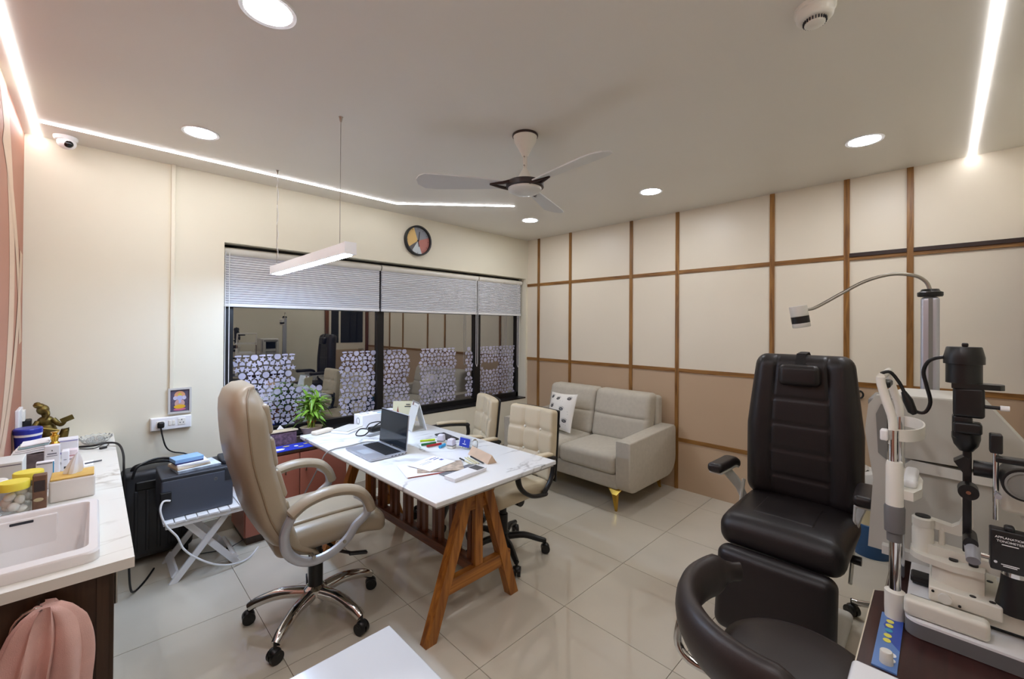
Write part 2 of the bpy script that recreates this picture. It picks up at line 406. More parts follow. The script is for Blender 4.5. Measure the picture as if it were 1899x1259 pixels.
# blinds
M_blind = mat('blind_fabric', '#dfe0e4', .7)
def blind(x0, x1, label, cord):
    t = thing('window_blind', label, 'blind', ((x0+x1)/2, 3.775, 1.65), group='cellular blinds in the window')
    yb = 3.775; z0, z1 = 1.668, 2.045
    MB().tube([(x0, yb, 2.062), (x1, yb, 2.062)], .03, 16).build('head_tube', M_offw, t, world=True)
    n = 21; mb = MB()
    for k in range(2*n+1):
        z = z1-(z1-z0)*k/(2*n); y = yb-(.012 if k % 2 else -.002)
        mb.v += [(x0+.006, y, z), (x1-.006, y, z)]
    for k in range(2*n+1):
        z = z1-(z1-z0)*k/(2*n); y = yb+(.014 if k % 2 else .004)
        mb.v += [(x0+.006, y+.004, z), (x1-.006, y+.004, z)]
    o = 2*(2*n+1)
    for k in range(2*n):
        mb.f.append((2*k, 2*k+1, 2*k+3, 2*k+2)); mb.f.append((o+2*k, o+2*k+1, o+2*k+3, o+2*k+2))
    mb.build('pleated_fabric', M_blind, t, 20, world=True)
    MB().rb(((x0+x1)/2, yb, 1.657), (x1-x0-.008, .026, .024), .005).build('bottom_rail', M_white, t, world=True)
    cx, zb = cord
    MB().tube([(cx, yb-.03, 2.05), (cx, yb-.032, zb+.03), (cx+.012, yb-.034, zb), (cx+.025, yb-.032, zb+.03), (cx+.025, yb-.03, 2.05)], .0028, 6).build('cord', M_white, t, world=True)
blind(.683, 1.938, 'widest light grey pleated blind left of the black mullion, above the plant', (.69, 1.02))
blind(1.95, 3.148, 'light grey pleated blind in the middle of the window below the clock', (3.11, 1.05))
blind(3.16, 3.868, 'narrowest light grey pleated blind next to the panelled wall', (3.78, 1.0))
# linear lights in the ceiling
def led(pts, wd, label):
    mb = MB()
    for a, b in zip(pts[:-1], pts[1:]):
        v = Vector((b[0]-a[0], b[1]-a[1], 0)); ln = v.length; an = math.degrees(math.atan2(v.y, v.x))
        mb.box(((a[0]+b[0])/2, (a[1]+b[1])/2, H-.002), (ln+wd*.4, wd, .006), rot=(0, 0, an))
    one(mb, 'linear_ceiling_light', M_led, label, 'light', (pts[0][0], pts[0][1], H), 'LED profiles in the ceiling')
led([(-.245, SY+.002), (-.245, NY-.002)], .016, 'straight LED line in the ceiling along the terracotta wall')
led([(-.22, 3.415), (1.904, 3.415), (2.693, 2.72)], .016, 'bent LED line in the ceiling above the window')
led([(WX+.08, -.13), (EX-.002, -.13)], .016, 'LED line in the ceiling that runs into the panelled wall')
dl = [((.42, 1.64), 'round ceiling downlight cut off by the top of the photo, nearest the camera'), ((.42, 2.96), 'round ceiling downlight near the camera dome and bent LED line'),
      ((3.165, 2.96), 'round ceiling downlight in the far corner beyond the fan'), ((3.165, 1.64), 'round ceiling downlight right of the fan blade above the sofa'),
      ((3.165, .317), 'round ceiling downlight above the examination chair'), ((.42, .317), 'round ceiling downlight above the camera corner')]
for (x, y), lab in dl:
    t = thing('ceiling_downlight', lab, 'downlight', (x, y, H), group='recessed downlights')
    MB().lathe([(.074, -.004), (.088, -.006), (.09, -.001), (.09, .0), (.074, 0)], n=32).build('trim_ring', M_white, t)
    MB().lathe([(.0735, -.0045), (.0735, -.001)], n=32).build('diffuser', M_down, t)
# ---------------------------------------------------------------- desk
dk = thing('trestle_desk', 'marble-topped desk on wooden trestles in the middle of the room', 'desk', (1.43, 2.3, 0), 1.3)
MB().rb((0, 0, .745), (.82, 1.57, .022), .004).build('desk_top', M_marble, dk)
MB().rb((0, 0, .729), (.80, 1.55, .012), .003).build('top_edge_board', mat('grey_edge_board', '#a9a49c', .4), dk)
def leg(x0, x1, y, nm='leg', m=M_trest):
    v = Vector((x1-x0, 0, .723)); an = math.degrees(math.atan2(v.x, v.z)); ln = v.length
    mb = MB()
    hx, hy = .03, .025
    poly = [(x0-hx, 0), (x0+hx, 0), (x1+hx, .723), (x1-hx, .723)]
    mb.prism(poly, y-hy, y+hy, Matrix(((1, 0, 0, 0), (0, 0, 1, 0), (0, 1, 0, 0), (0, 0, 0, 1))))
    return mb.build(nm, m, dk, 20)
for sy in (-1, 1):
    y = sy*.585
    leg(-.305, .0-.045, y); leg(.26, .03, y)
    MB().box((0, y, .225), (.46, .038, .07)).build('cross_bar', M_trestx, dk)
    mb = MB(); mb.prism([(-.075, .56), (.075, .56), (.16, .723), (-.16, .723)], y-.012, y+.012, Matrix(((1, 0, 0, 0), (0, 0, 1, 0), (0, 1, 0, 0), (0, 0, 0, 1)))); mb.build('gusset', M_trestx, dk, 20)
    MB().box((0, y, .49), (.05, .03, .46)).build('centre_post', M_trest, dk)
MB().box((0, 0, .245), (.06, 1.16, .05)).build('bottom_beam', M_walnuty, dk)
MB().box((0, 0, .705), (.05, 1.16, .035)).build('top_beam', M_walnuty, dk)
sl = None
for k in range(14):
    if sl is None: sl = MB().box((0, 0, 0), (.022, .030, .43)).build('slat', M_walnut, dk); o = sl
    else: o = sl.copy(); COL.objects.link(o)
    o.location = (0, -.52+k*1.04/13+(.010 if k % 2 else -.010), .482)
# ---------------------------------------------------------------- executive chair
def star_base(t, r, n, a0, m_arm, hub_z, caster=True, h_tip=.09, rad=.019, drop=True):
    for k in range(n):
        a = R(a0+360/n*k); c, s_ = math.cos(a), math.sin(a)
        pts = bez([(c*.03, s_*.03, hub_z), (c*r*.5, s_*r*.5, hub_z+.008), (c*r*.85, s_*r*.85, hub_z-.02), (c*r*.99, s_*r*.99, h_tip-.01)], 4)
        MB().tube(pts, [rad*(1.15-.35*i/(len(pts)-1)) for i in range(len(pts))], 10).build('base_arm', m_arm, t)
        if caster:
            w = a+R(25*(k % 3-1))
            mb = MB(); px, py = c*r, s_*r
            dx, dy = -math.sin(w), math.cos(w)
            for q in (-1, 1): mb.cyl((px+dx*.004*q, py+dy*.004*q, .029), (px+dx*.024*q, py+dy*.024*q, .029), .029, 18)
            ca = mb.build('caster', M_blackp, t)
            mb = MB(); mb.ell((px, py, .044), (.026, .026, .02)); mb.cyl((px, py, .05), (px, py, h_tip), .007, 8); mb.build('caster_hood', M_blackp, ca)
ec = thing('executive_chair', 'high-backed beige leather swivel chair with chrome base, behind the desk', 'chair', (.83, 2.29, 0), -2)
star_base(ec, .315, 5, 5, M_chrome, .125, rad=.027)
mb = MB(); mb.lathe([(.056, .085), (.056, .15), (.038, .165)], n=24); mb.build('base_hub', M_chrome, ec)
MB().lathe([(.035, .15), (.035, .33), (.03, .33), (.03, .42)], n=20).build('gas_column', M_blackp, ec)
mb = MB(); mb.box((0, 0, .425), (.2, .22, .03)); mb.tube([(.02, -.1, .41), (.04, -.2, .40), (.09, -.24, .385)], .008); mb.rb((.12, -.25, .38), (.09, .025, .014), .006, rot=(0, 10, -10)); mb.build('tilt_mechanism', M_blackp, ec)
def seatf(v): return Vector((v.x, v.y, v.z+.018*(1-(v.x/.27)**2)*(1-(v.y/.25)**2)-(.035*max(0, (v.x-.12)/.15)**2)))
MB().rb((.02, 0, .505), (.53, .48, .115), .05, (8, 8, 1), seatf).build('seat', M_beige, ec)
MB().rb((.02, 0, .566), (.40, .34, .02), .01, (6, 6, 1), lambda v: Vector((v.x, v.y, v.z+.018*(1-(v.x/.27)**2)*(1-(v.y/.25)**2)-.03*max(0, (v.x-.12)/.15)**2))).build('seat_pad', M_beige, ec)
# backrest: profile swept across the width
prof_f = [(-.10, .47), (-.165, .60), (-.19, .73), (-.225, .86), (-.245, .98), (-.262, 1.10), (-.28, 1.18), (-.315, 1.225)]
prof_b = [(-.04, .41), (-.20, .46), (-.31, .60), (-.355, .75), (-.395, .90), (-.41, 1.02), (-.415, 1.12), (-.408, 1.19), (-.375, 1.235), (-.315, 1.238)]
F = bez([(p[0], 0, p[1]) for p in prof_f], 3); B = bez([(p[0], 0, p[1]) for p in prof_b], 3)
def resample(P, n):
    d = [0]
    for a, b in zip(P[:-1], P[1:]): d.append(d[-1]+(b-a).length)
    out = []
    for i in range(n):
        t = d[-1]*i/(n-1); k = max(j for j in range(len(d)) if d[j] <= t+1e-9); k = min(k, len(P)-2)
        f = (t-d[k])/max(1e-9, d[k+1]-d[k]); out.append(P[k].lerp(P[k+1], min(1, f)))
    return out
n = 22; F = resample(F, n); B = resample(B, n)
def halfw(z):
    w = .245
    if z > 1.1: w = .245*math.sqrt(max(.15, 1-((z-1.1)/.175)**2))
    return w-.012*max(0, (.6-z)/.2)
def shell(Fp, Bp, nu, y_in):
    mb = MB(); rows = []
    for i in range(n):
        f, b = Fp[i], Bp[i]; hw = halfw(max(f.z, b.z))*y_in; row = []
        # superellipse section between the front and back points
        for j in range(nu):
            a = 2*PI*j/nu; ca, sa = math.cos(a), math.sin(a)
            ex = .55
            u = (abs(ca)**ex)*(1 if ca > 0 else -1); w_ = (abs(sa)**ex)*(1 if sa > 0 else -1)
            mid = (f+b)/2; hf = (f-b)/2
            p = mid+hf*u; row.append((p.x, hw*w_, p.z))
        rows.append(row)
    for r_ in rows: mb.v += r_
    for i in range(n-1):
        for j in range(nu): mb.f.append((i*nu+j, i*nu+(j+1) % nu, (i+1)*nu+(j+1) % nu, (i+1)*nu+j))
    mb.f.append(tuple(range(nu))); mb.f.append(tuple(range((n-1)*nu, n*nu)))
    return mb
bk = shell(F, B, 28, 1).build('backrest', M_beige, ec, 60)
for sgn in (-1, 1):   # piping along the back edges
    pts = [(B[i].x*.62+F[i].x*.38, sgn*(halfw(max(F[i].z, B[i].z))+.0), B[i].z*.62+F[i].z*.38) for i in range(1, n-1)]
    MB().tube(pts, .004, 6).build('piping', M_seam, bk)
for k in range(4):    # cross cushions on the front of the back
    i0 = 4+k*4; f = F[i0+1]; d_ = (F[i0+2]-F[i0]).normalized(); an = math.degrees(math.atan2(d_.x, d_.z))
    MB().rb((f.x-.017, 0, f.z), (.04, .42, .14), .019, (1, 6, 3), rot=(0, an, 0)).build('back_cushion', M_beige, bk)
for s_ in (-1, 1):
    y = s_*.268
    pts = bez([(-.20, y, .66), (-.13, y, .705), (-.02, y, .725), (.09, y, .705), (.15, y, .65), (.175, y, .585)], 6)
    ap = MB().tube(pts, [.024]+[.034]*(len(pts)-2)+[.026], 12, flat=(.75, 1.05)).build('arm_pad', M_beige, ec)
    pts = bez([(-.19, y, .655), (-.22, y, .58), (-.20, y, .49), (-.12, y, .43), (-.02, y, .435), (.06, y, .48), (.10, y, .53), (.155, y, .575), (.15, y, .64), (.10, y, .685)], 5)
    MB().tube(pts, .023, 10, flat=(.95, .7)).build('arm_frame', M_alu, ec)
    for bx_, bz_ in ((-.1, .45), (.04, .475)): MB().cyl((bx_, y-s_*.02, bz_), (bx_, y+s_*.019, bz_), .008, 10).build('arm_bolt', M_steel, ec)
# ---------------------------------------------------------------- visitor chairs
vc = thing('visitor_chair', 'tufted cream visitor chair nearer the corner of the desk, square to it', 'chair', (1.955, 2.06, 0), 180, 'tufted visitor chairs')
star_base(vc, .285, 5, 64, M_blackp, .11, rad=.02)
MB().lathe([(.045, .08), (.045, .14), (.033, .15), (.033, .26), (.024, .26), (.024, .40)], n=20).build('gas_column', M_blackp, vc)
mb = MB(); mb.box((-.03, 0, .405), (.22, .2, .03)); mb.cyl((.0, .08, .385), (.0, .17, .385), .03, 14); mb.build('tilt_mechanism', M_blackp, vc)
MB().rb((.03, 0, .455), (.47, .48, .09), .04, (6, 6, 1), lambda v: Vector((v.x, v.y, v.z+.012*(1-(v.x/.24)**2)*(1-(v.y/.24)**2)))).build('seat', M_beige2, vc)
BW, BH, BT = .43, .47, .08
Mb = T(-.285, 0, .70, 0, -6, 0)
cols, rws = [-.075, .075], [-.07, .085]
def tuft(v):
    x, y, z = v
    if x > 0:
        d = 0
        for c in cols: d += .010*math.exp(-((y-c)/.012)**2)
        for c in rws: d += .010*math.exp(-((z-c)/.012)**2)
        for c in cols:
            for q in rws: d += .012*math.exp(-(((y-c)/.025)**2+((z-q)/.025)**2))
        x -= d
    x -= .03*(1-(y/.215)**2)*1.0-.015
    w = 1-.05*max(0, z/.235)
    return Vector((x, y*w, z))
vb = MB().rb((0, 0, 0), (BT, BW, BH), .025, (1, 36, 36), tuft, M=Mb).build('backrest', M_beige2, vc, 50)
mb = MB(); mb.rb((-.046, 0, -.005), (.014, BW+.006, BH+.01), .006, (1, 8, 1), lambda v: Vector((v.x-.03*(1-(v.y/.215)**2)+.015, v.y*(1-.05*max(0, v.z/.235)), v.z)), M=Mb); mb.build('back_shell', M_blackp, vc)
for c in cols:
    for q in rws:
        MB().ell(tuple(Mb @ Vector((.017-.03*(1-(c/.215)**2)+.015, c, q))), (.008, .010, .010)).build('button', mat('button_white', '#e9e2d2', .3), vb)
MB().tube(bez([(-.05, 0, .40), (-.2, 0, .395), (-.31, 0, .44), (-.335, 0, .55), (-.34, 0, .66)], 4), .022, 8, flat=(.5, 1.6)).build('back_bracket', M_blackp, vc)
for s_ in (-1, 1):
    y = s_*.265
    MB().tube(bez([(-.16, s_*.2, .42), (-.12, y, .43), (.0, y, .45), (.10, y, .52), (.13, y, .60), (.11, y, .655)], 5), .019, 10, flat=(.7, 1.1)).build('arm_support', M_blackp, vc)
    MB().tube(bez([(-.10, y, .43), (-.17, y, .50), (-.2, y, .58), (-.19, y, .655)], 5), .016, 10).build('arm_support', M_blackp, vc)
    MB().rb((-.04, y, .662), (.34, .055, .024), .011, (6, 1, 1), lambda v: Vector((v.x, v.y, v.z-.012*(v.x/.17)**2))).build('arm_rest', M_blackp, vc)
    MB().rb((-.05, y, .683), (.26, .05, .022), .010, (6, 1, 1), lambda v: Vector((v.x, v.y, v.z-.012*(v.x/.17)**2))).build('arm_pad', M_beige2, vc)
v2 = copy_tree(vc); v2.location = (2.04, 2.75, 0); v2.rotation_euler = (0, 0, R(155))
v2['label'] = 'tufted cream visitor chair nearer the window, turned sideways behind the desk'
# ---------------------------------------------------------------- sofa
so = thing('sofa', 'beige fabric two-seat sofa with slim brass legs along the panelled wall', 'sofa', (3.46, 2.46, 0))
SY0, SY1, SX0, SX1 = 1.735, 3.19, 3.03, 3.86
def armpoly(n=8):   # side profile in (x,z): rounded bottom
    P = [(SX0, .58), (SX0, .26)]+[(SX0+.08-.08*math.cos(R(a)), .25-.08*math.sin(R(a))) for a in range(10, 91, 20)]
    P += [(SX1-.16+.16*math.sin(R(a)), .33-.16*math.cos(R(a))) for a in range(0, 91, 15)]
    P += [(SX1, .56)]+[(SX1-.05+.05*math.cos(R(a)), .575+.04*math.sin(R(a))) for a in range(0, 91, 30)]
    return P
for y0, y1 in ((SY0, SY0+.135), (SY1-.135, SY1)):
    mb = MB(); P = armpoly(); MM = Matrix(((1, 0, 0, 0), (0, 0, 1, 0), (0, 1, 0, 0), (0, 0, 0, 1)))
    e = .014; n_ = len(P); cx = sum(p[0] for p in P)/n_; cz = sum(p[1] for p in P)/n_
    ins = [(cx+(p[0]-cx)*.972, cz+(p[1]-cz)*.955) for p in P]
    rings = [(ins, y0), ([(cx+(p[0]-cx)*.992, cz+(p[1]-cz)*.987) for p in P], y0+.004), (P, y0+e), (P, y1-e), ([(cx+(p[0]-cx)*.992, cz+(p[1]-cz)*.987) for p in P], y1-.004), (ins, y1)]
    for poly, y in rings: mb.v += [(p[0], y, p[1]) for p in poly]
    for i in range(5):
        for j in range(n_): mb.f.append((i*n_+j, i*n_+(j+1) % n_, (i+1)*n_+(j+1) % n_, (i+1)*n_+j))
    mb.f.append(tuple(range(n_))); mb.f.append(tuple(range(5*n_, 6*n_)))
    mb.build('armrest', M_sofa, so, 50, world=True)
MB().rb(((SX0+SX1)/2+.01, (SY0+SY1)/2, .235), (SX1-SX0-.02, SY1-SY0-.25, .13), .03).build('base_frame', M_sofa, so, world=True)
MB().rb((3.79, (SY0+SY1)/2, .55), (.11, SY1-SY0-.24, .64), .035, (1, 8, 1)).build('back_frame', M_sofa, so, world=True)
ym = (SY0+SY1)/2; iw = (SY1-SY0-.27)/2
def puff(a, b, c, k):
    return lambda v: Vector((v.x+(k*(1-(v.y/b)**2)*(1-(v.z/c)**2) if v.x < 0 else 0)*-1, v.y, v.z))
for s_ in (-1, 1):
    yc = ym+s_*iw/2
    sc = MB().rb((3.36, yc, .37), (.68, iw-.006, .155), .045, (8, 8, 1), lambda v: Vector((v.x, v.y, v.z+(.018*(1-(v.x/.34)**2)*(1-(v.y/(iw/2))**2) if v.z > 0 else 0)))).build('seat_cushion', M_sofa, so, world=True)
    def bf(v):
        x = v.x-(.03*(1-(v.y/(iw/2))**2)*(1-(v.z/.235)**2) if v.x < 0 else 0)
        if v.x < 0: x += .012*math.exp(-((v.z+.0)/.012)**2)
        return Vector((x+.10*(v.z/.46), v.y, v.z))
    MB().rb((3.655, yc, .665), (.17, iw-.004, .46), .045, (1, 8, 30), bf).build('back_cushion', M_sofa, so, 60, world=True)
for x in (SX0+.10, SX1-.1):
    for y, s_ in ((SY0+.18, -1), (SY1-.18, 1)):
        dx = -1 if x < 3.4 else 1
        mb = MB(); top = [(x-.03, y-.06), (x+.03, y-.06), (x+.03, y+.06), (x-.03, y+.06)]; 
        q = (x+dx*.07, y+s_*.04)
        mb.v += [(a, b, .172) for a, b in [(x-.035, y-.07), (x+.035, y-.07), (x+.035, y+.07), (x-.035, y+.07)]]
        mid = (x+dx*.045, y+s_*.015)
        mb.v += [(mid[0]+a, mid[1]+b, .125) for a, b in ((-.018, -.022), (.018, -.022), (.018, .022), (-.018, .022))]
        mb.v += [(q[0]+a, q[1]+b, 0) for a, b in ((-.008, -.008), (.008, -.008), (.008, .008), (-.008, .008))]
        for k in (0, 4):
            for j in range(4): mb.f.append((k+j, k+(j+1) % 4, k+4+(j+1) % 4, k+4+j))
        mb.f += [(0, 1, 2, 3), (8, 9, 10, 11)]
        mb.build('leg', M_gold, so, 15, world=True)
# cushion with printed eyes
cu = thing('throw_cushion', 'white throw cushion printed with black eyes leaning on the sofa', 'cushion', (3.36, 2.70, .47))
Mc = T(3.36, 2.70, .655, 0, 0, 0) @ Euler((R(-3), R(18), R(-10)), 'XYZ').to_matrix().to_4x4()
CW = .19
def cth(y, z): return .075*max(0, (1-(abs(y)/CW)**2.5))*max(0, (1-(abs(z)/CW)**2.5))+.004
def csur(y, z, s_): 
    pinch = 1-.06*(1-(abs(z)/CW)**2)*(abs(y)/CW)**2; pz = 1-.06*(1-(abs(y)/CW)**2)*(abs(z)/CW)**2
    return Vector((s_*cth(y, z), y*pinch, z*pz))
mb = MB(); N_ = 14
for s_ in (-1, 1):
    o = len(mb.v)
    for i in range(N_+1):
        for j in range(N_+1): mb.v.append(tuple(Mc @ csur(-CW+2*CW*i/N_, -CW+2*CW*j/N_, s_)))
    for i in range(N_):
        for j in range(N_): mb.f.append((o+i*(N_+1)+j, o+(i+1)*(N_+1)+j, o+(i+1)*(N_+1)+j+1, o+i*(N_+1)+j+1))
o = (N_+1)**2
rim = [i*(N_+1) for i in range(N_+1)]+[N_*(N_+1)+j for j in range(1, N_+1)]+[i*(N_+1)+N_ for i in range(N_-1, -1, -1)]+[j for j in range(N_-1, 0, -1)]
for a, b in zip(rim, rim[1:]+rim[:1]): mb.f.append((a, b, b+o, a+o))
mb.build('cushion_cover', mat('white_linen', '#e9e4da', .9, bump=.3, bscale=400), cu, 60, world=True)
def pt(y, z): return tuple(Mc @ (csur(y, z, -1)+Vector((-.0015, 0, 0))))
mb = MB()
def ring(c, r0, r1, n=14, sq=1):
    o = len(mb.v)
    for j in range(n):
        a = 2*PI*j/n
        mb.v += [pt(c[0]+r0*math.cos(a), c[1]+r0*sq*math.sin(a)), pt(c[0]+r1*math.cos(a), c[1]+r1*sq*math.sin(a))]
    for j in range(n): k = (j+1) % n; mb.f.append((o+2*j, o+2*k, o+2*k+1, o+2*j+1))
def quad(a, b, w):
    d_ = Vector((b[0]-a[0], b[1]-a[1])).normalized(); n_ = Vector((-d_.y, d_.x))*w; o = len(mb.v)
    mb.v += [pt(a[0]+n_.x, a[1]+n_.y), pt(a[0]-n_.x, a[1]-n_.y), pt(b[0]-n_.x, b[1]-n_.y), pt(b[0]+n_.x, b[1]+n_.y)]; mb.f.append((o, o+1, o+2, o+3))
for i, (ey, ez) in enumerate([(-.12, .135), (.02, .125), (.13, .14), (.07, .04), (-.07, .02), (.13, -.05), (0, -.06), (-.12, -.09), (.06, -.14), (-.05, -.15)]):
    ring((ey, ez), .016, .0245, 14, .62); ring((ey, ez), .0055, .0125)
    for a in (40, 65, 90, 115, 140): c_, s_ = math.cos(R(a)), math.sin(R(a)); quad((ey+.026*c_, ez+.018*s_), (ey+.036*c_, ez+.03*s_), .0018)
for i in range(26): ey, ez = random.uniform(-.16, .16), random.uniform(-.16, .16); ring((ey, ez), .0003, .0022, 6)
mb.build('printed_eyes', M_print, cu, world=True, kind='stuff')
# ---------------------------------------------------------------- examination chair
xc = thing('examination_chair', 'dark brown reclining examination chair with headrest, facing the camera', 'chair', (2.50, .535, 0), 180)
def exs(v): return Vector((v.x, v.y, v.z+(.02*(1-(v.x/.3)**2)*(1-(v.y/.26)**2) if v.z > 0 else 0)-.03*max(0, (v.x-.15)/.15)**2))
MB().rb((.0, 0, .515), (.54, .51, .145), .06, (8, 8, 1), exs).build('seat', M_brown, xc)
MB().rb((.03, 0, .583), (.26, .25, .02), .009, (5, 5, 1), lambda v: Vector((v.x, v.y, v.z+.012))).build('seat_panel', M_brown, xc)
def exb(v):
    w = 1-.16*max(0, v.z/.39)-.04*max(0, -v.z/.39)*0
    x = v.x
    if x > 0:
        x += .012*math.exp(-((abs(v.y)-.20)/.05)**2)      # raised bolsters
        for c in (-.26, -.12, .02, .16):
            if abs(v.y) < .13: x -= .007*math.exp(-((v.z-c)/.007)**2)
        x -= .008*math.exp(-((abs(v.y)-.135)/.008)**2)
    x -= .015*(v.z/.39)**2
    return Vector((x, v.y*w, v.z))
Mx = T(-.25, 0, .965, 0, -2, 0)
eb = MB().rb((0, 0, 0), (.13, .53, .80), .06, (1, 40, 60), exb, M=Mx).build('backrest', M_brown, xc, 60)
hr = MB().rb((.075, 0, .29), (.075, .19, .115), .03, (1, 4, 1), M=Mx).build('headrest', M_brown, xc)
MB().tube([tuple(Mx @ Vector(p)) for p in ((.06, 0, .34), (.035, 0, .405), (-.05, 0, .415), (-.12, 0, .38))], .022, 8, flat=(.08, 1)).build('headrest_strap', M_mfab, hr)
Ml = T(.315, 0, .295, 0, -9, 0)
MB().rb((0, 0, -.02), (.11, .47, .37), .045, (1, 6, 6), lambda v: Vector((v.x+(.012*(1-(v.y/.23)**2) if v.x > 0 else 0), v.y, v.z)), M=Ml).build('leg_rest', M_brown, xc)
for s_ in (-1, 1):
    y = s_*(.315 if s_ < 0 else .288)
    ar = MB().rb((-.02, y, .755), (.30, .075, .05), .02, (8, 1, 1), lambda v: Vector((v.x, v.y+.05*s_*max(0, v.x+.02), v.z-.035*max(0, (-v.x-.06)/.09)**2))).build('arm_pad', M_brown, xc)
    MB().rb((-.02, y, .727), (.26, .065, .012), .005, (8, 1, 1), lambda v: Vector((v.x, v.y+.05*s_*max(0, v.x+.02), v.z-.03*max(0, (-v.x-.06)/.09)**2))).build('arm_underside', M_machlt, xc)
    MB().tube(bez([(-.02, y, .725), (-.07, y-s_*.01, .68), (-.13, y-s_*.03, .62), (-.17, y-s_*.05, .54)], 4), .028, 8, flat=(1.1, .45)).build('arm_bracket', M_machlt, xc)
    MB().tube([(-.17, y-s_*.05, .64), (-.06, y-s_*.05, .40), (.0, y-s_*.05, .33)], .016, 8, flat=(1.2, .5)).build('side_link', M_machlt, xc)
    MB().cyl((-.06, y-s_*.055, .42), (-.06, y-s_*.015, .42), .02, 14).build('tilt_knob', M_blackp, xc)
MB().rb((-.03, 0, .41), (.44, .36, .08), .02).build('seat_frame', M_blackp, xc)
MB().rb((-.05, 0, .22), (.26, .24, .32), .03).build('lift_column', M_machlt, xc)
MB().rb((-.02, 0, .03), (.52, .44, .06), .025).build('base_plate', M_machlt, xc)
# ---------------------------------------------------------------- operator stool with curved back
st = thing('operator_stool', 'dark brown stool with curved wrap-around back at the bottom of the photo', 'stool', (1.49, .30, 0))
MB().lathe([(.10, .455), (.19, .46), (.205, .475), (.208, .495), (.20, .515), (.17, .527), (.06, .532)], n=40).build('seat', M_stoolm, st, 60)
mb = MB(); nn = 30; rows = []
for i in range(nn+1):
    a = R(47+(205-47)*i/nn); e = min(1, math.sin(PI*min(i, nn-i)/(nn) if min(i, nn-i) < nn*.12 else PI/2)/math.sin(PI*.12) if min(i, nn-i) < nn*.12 else 1); e = max(.45, e)
    c_, s_ = math.cos(a), math.sin(a); rows.append([((.30+.038*e*math.cos(t))*c_, (.30+.038*e*math.cos(t))*s_, .615+.075*e*math.sin(t)) for t in [2*PI*j/14 for j in range(14)]])
for r_ in rows: mb.v += r_
for i in range(nn):
    for j in range(14): mb.f.append((i*14+j, i*14+(j+1) % 14, (i+1)*14+(j+1) % 14, (i+1)*14+j))
mb.f += [tuple(range(14)), tuple(range(nn*14, nn*14+14))]
mb.build('back_ring', M_stoolm, st, 60)
MB().tube(bez([(-.02, .02, .44), (-.12, .22, .44), (-.13, .30, .48), (-.115, .292, .58)], 5), .013, 10).build('back_support', M_chrome, st)
MB().lathe([(.04, .08), (.04, .13), (.028, .14), (.028, .30), (.022, .30), (.022, .455)], n=20).build('gas_column', M_chrome, st)
star_base(st, .25, 5, 20, M_chrome, .10, rad=.018)
# rolling stool mostly hidden behind the instruments
rs = thing('rolling_stool', 'chrome-based rolling stool behind the instrument table, only a caster showing', 'stool', (2.80, .06, 0))
MB().lathe([(.05, .43), (.16, .435), (.175, .46), (.165, .49), (.06, .50)], n=32).build('seat', M_stoolm, rs)
MB().lathe([(.035, .08), (.035, .12), (.025, .13), (.025, .43)], n=16).build('gas_column', M_chrome, rs)
star_base(rs, .275, 5, 80, M_chrome, .105, rad=.016)
# ---------------------------------------------------------------- white tables near the camera
wt = thing('white_side_table', 'white glossy table corner at the bottom centre of the photo', 'table', (.17, .55, 0))
MB().rb((.17, .545, .735), (.74, .88, .03), .006).build('table_top', mat('white_gloss_grey', '#cdd4dc', .12), wt, world=True)
for x in (-.14, .47):
    for y in (.16, .92): MB().box((x, y, .36), (.035, .035, .72)).build('leg', M_machlt, wt, world=True)
wb = thing('white_work_table', 'white table corner at the bottom right, below the blue control panel', 'table', (.93, -.13, 0))
MB().rb((.935, -.13, .7385), (.64, .55, .025), .012).build('table_top', mat('white_gloss_laminate', '#e9ebee', .12), wb, world=True)
for x in (.66, 1.2):
    for y in (-.36, .1): MB().box((x, y, .363), (.03, .03, .726)).build('leg', M_machlt, wb, world=True)
# ---------------------------------------------------------------- instrument table
it = thing('instrument_table', 'dark mahogany instrument table with blue control panel under the slit lamp', 'table', (1.78, -.14, 0))
mb = MB(); mb.prism([(1.262, -.41), (2.20, -.41), (2.20, .118), (1.70, .118), (1.685, .142), (1.262, .142)], .69, .72); mb.build('table_top', M_mahog, it, 20, world=True)
mb = MB(); mb.b2((1.262, .142, .69), (1.685, .1445, .721)); mb.build('edge_band', mat('edge_band_cream', '#d9cdb5', .4), it, world=True)
MB().rb((1.68, -.2, .36), (.30, .22, .66), .02).build('pedestal', M_machlt, it, world=True)
MB().rb((1.68, -.17, .035), (.80, .44, .06), .02).build('base', M_machlt, it, world=True)
# blue control panel
cp = MB().b2((1.305, .071, .72), (1.565, .116, .7235)); cp = cp.build('control_panel', mat('panel_blue', '#5f83bd', .3), it, world=True)
mb = MB(); mb.prism([(1.40, .0712), (1.565, .0712), (1.565, .098), (1.50, .108), (1.43, .09)], .7235, .7239); mb.build('panel_wave', mat('panel_deep_blue', '#3350a8', .3), cp, world=True)
M_btny = mat('button_yellow', '#e6dd5a', .4); M_btnc = mat('button_cyan', '#3c97b5', .4)
for k, x in enumerate((1.525, 1.502, 1.478, 1.452, 1.428)):
    MB().lathe([(.0078, 0), (.0078, .0008)], n=16, c=(x, .0965, .7238), sx=1.1).build('push_button', M_btnc if k == 2 else M_btny, cp, world=True)
for x in (1.372, 1.349): MB().lathe([(.0085, 0), (.0085, .001)], n=16, c=(x, .084, .7236), sx=1.1).build('push_button', M_white, cp, world=True)
MB().lathe([(.013, 0), (.012, .026), (.0105, .028)], n=20, c=(1.333, .091, .7236)).build('dial', M_machlt, cp, world=True)
for s_, y, z in (('mains', .075, 1.418),): pass
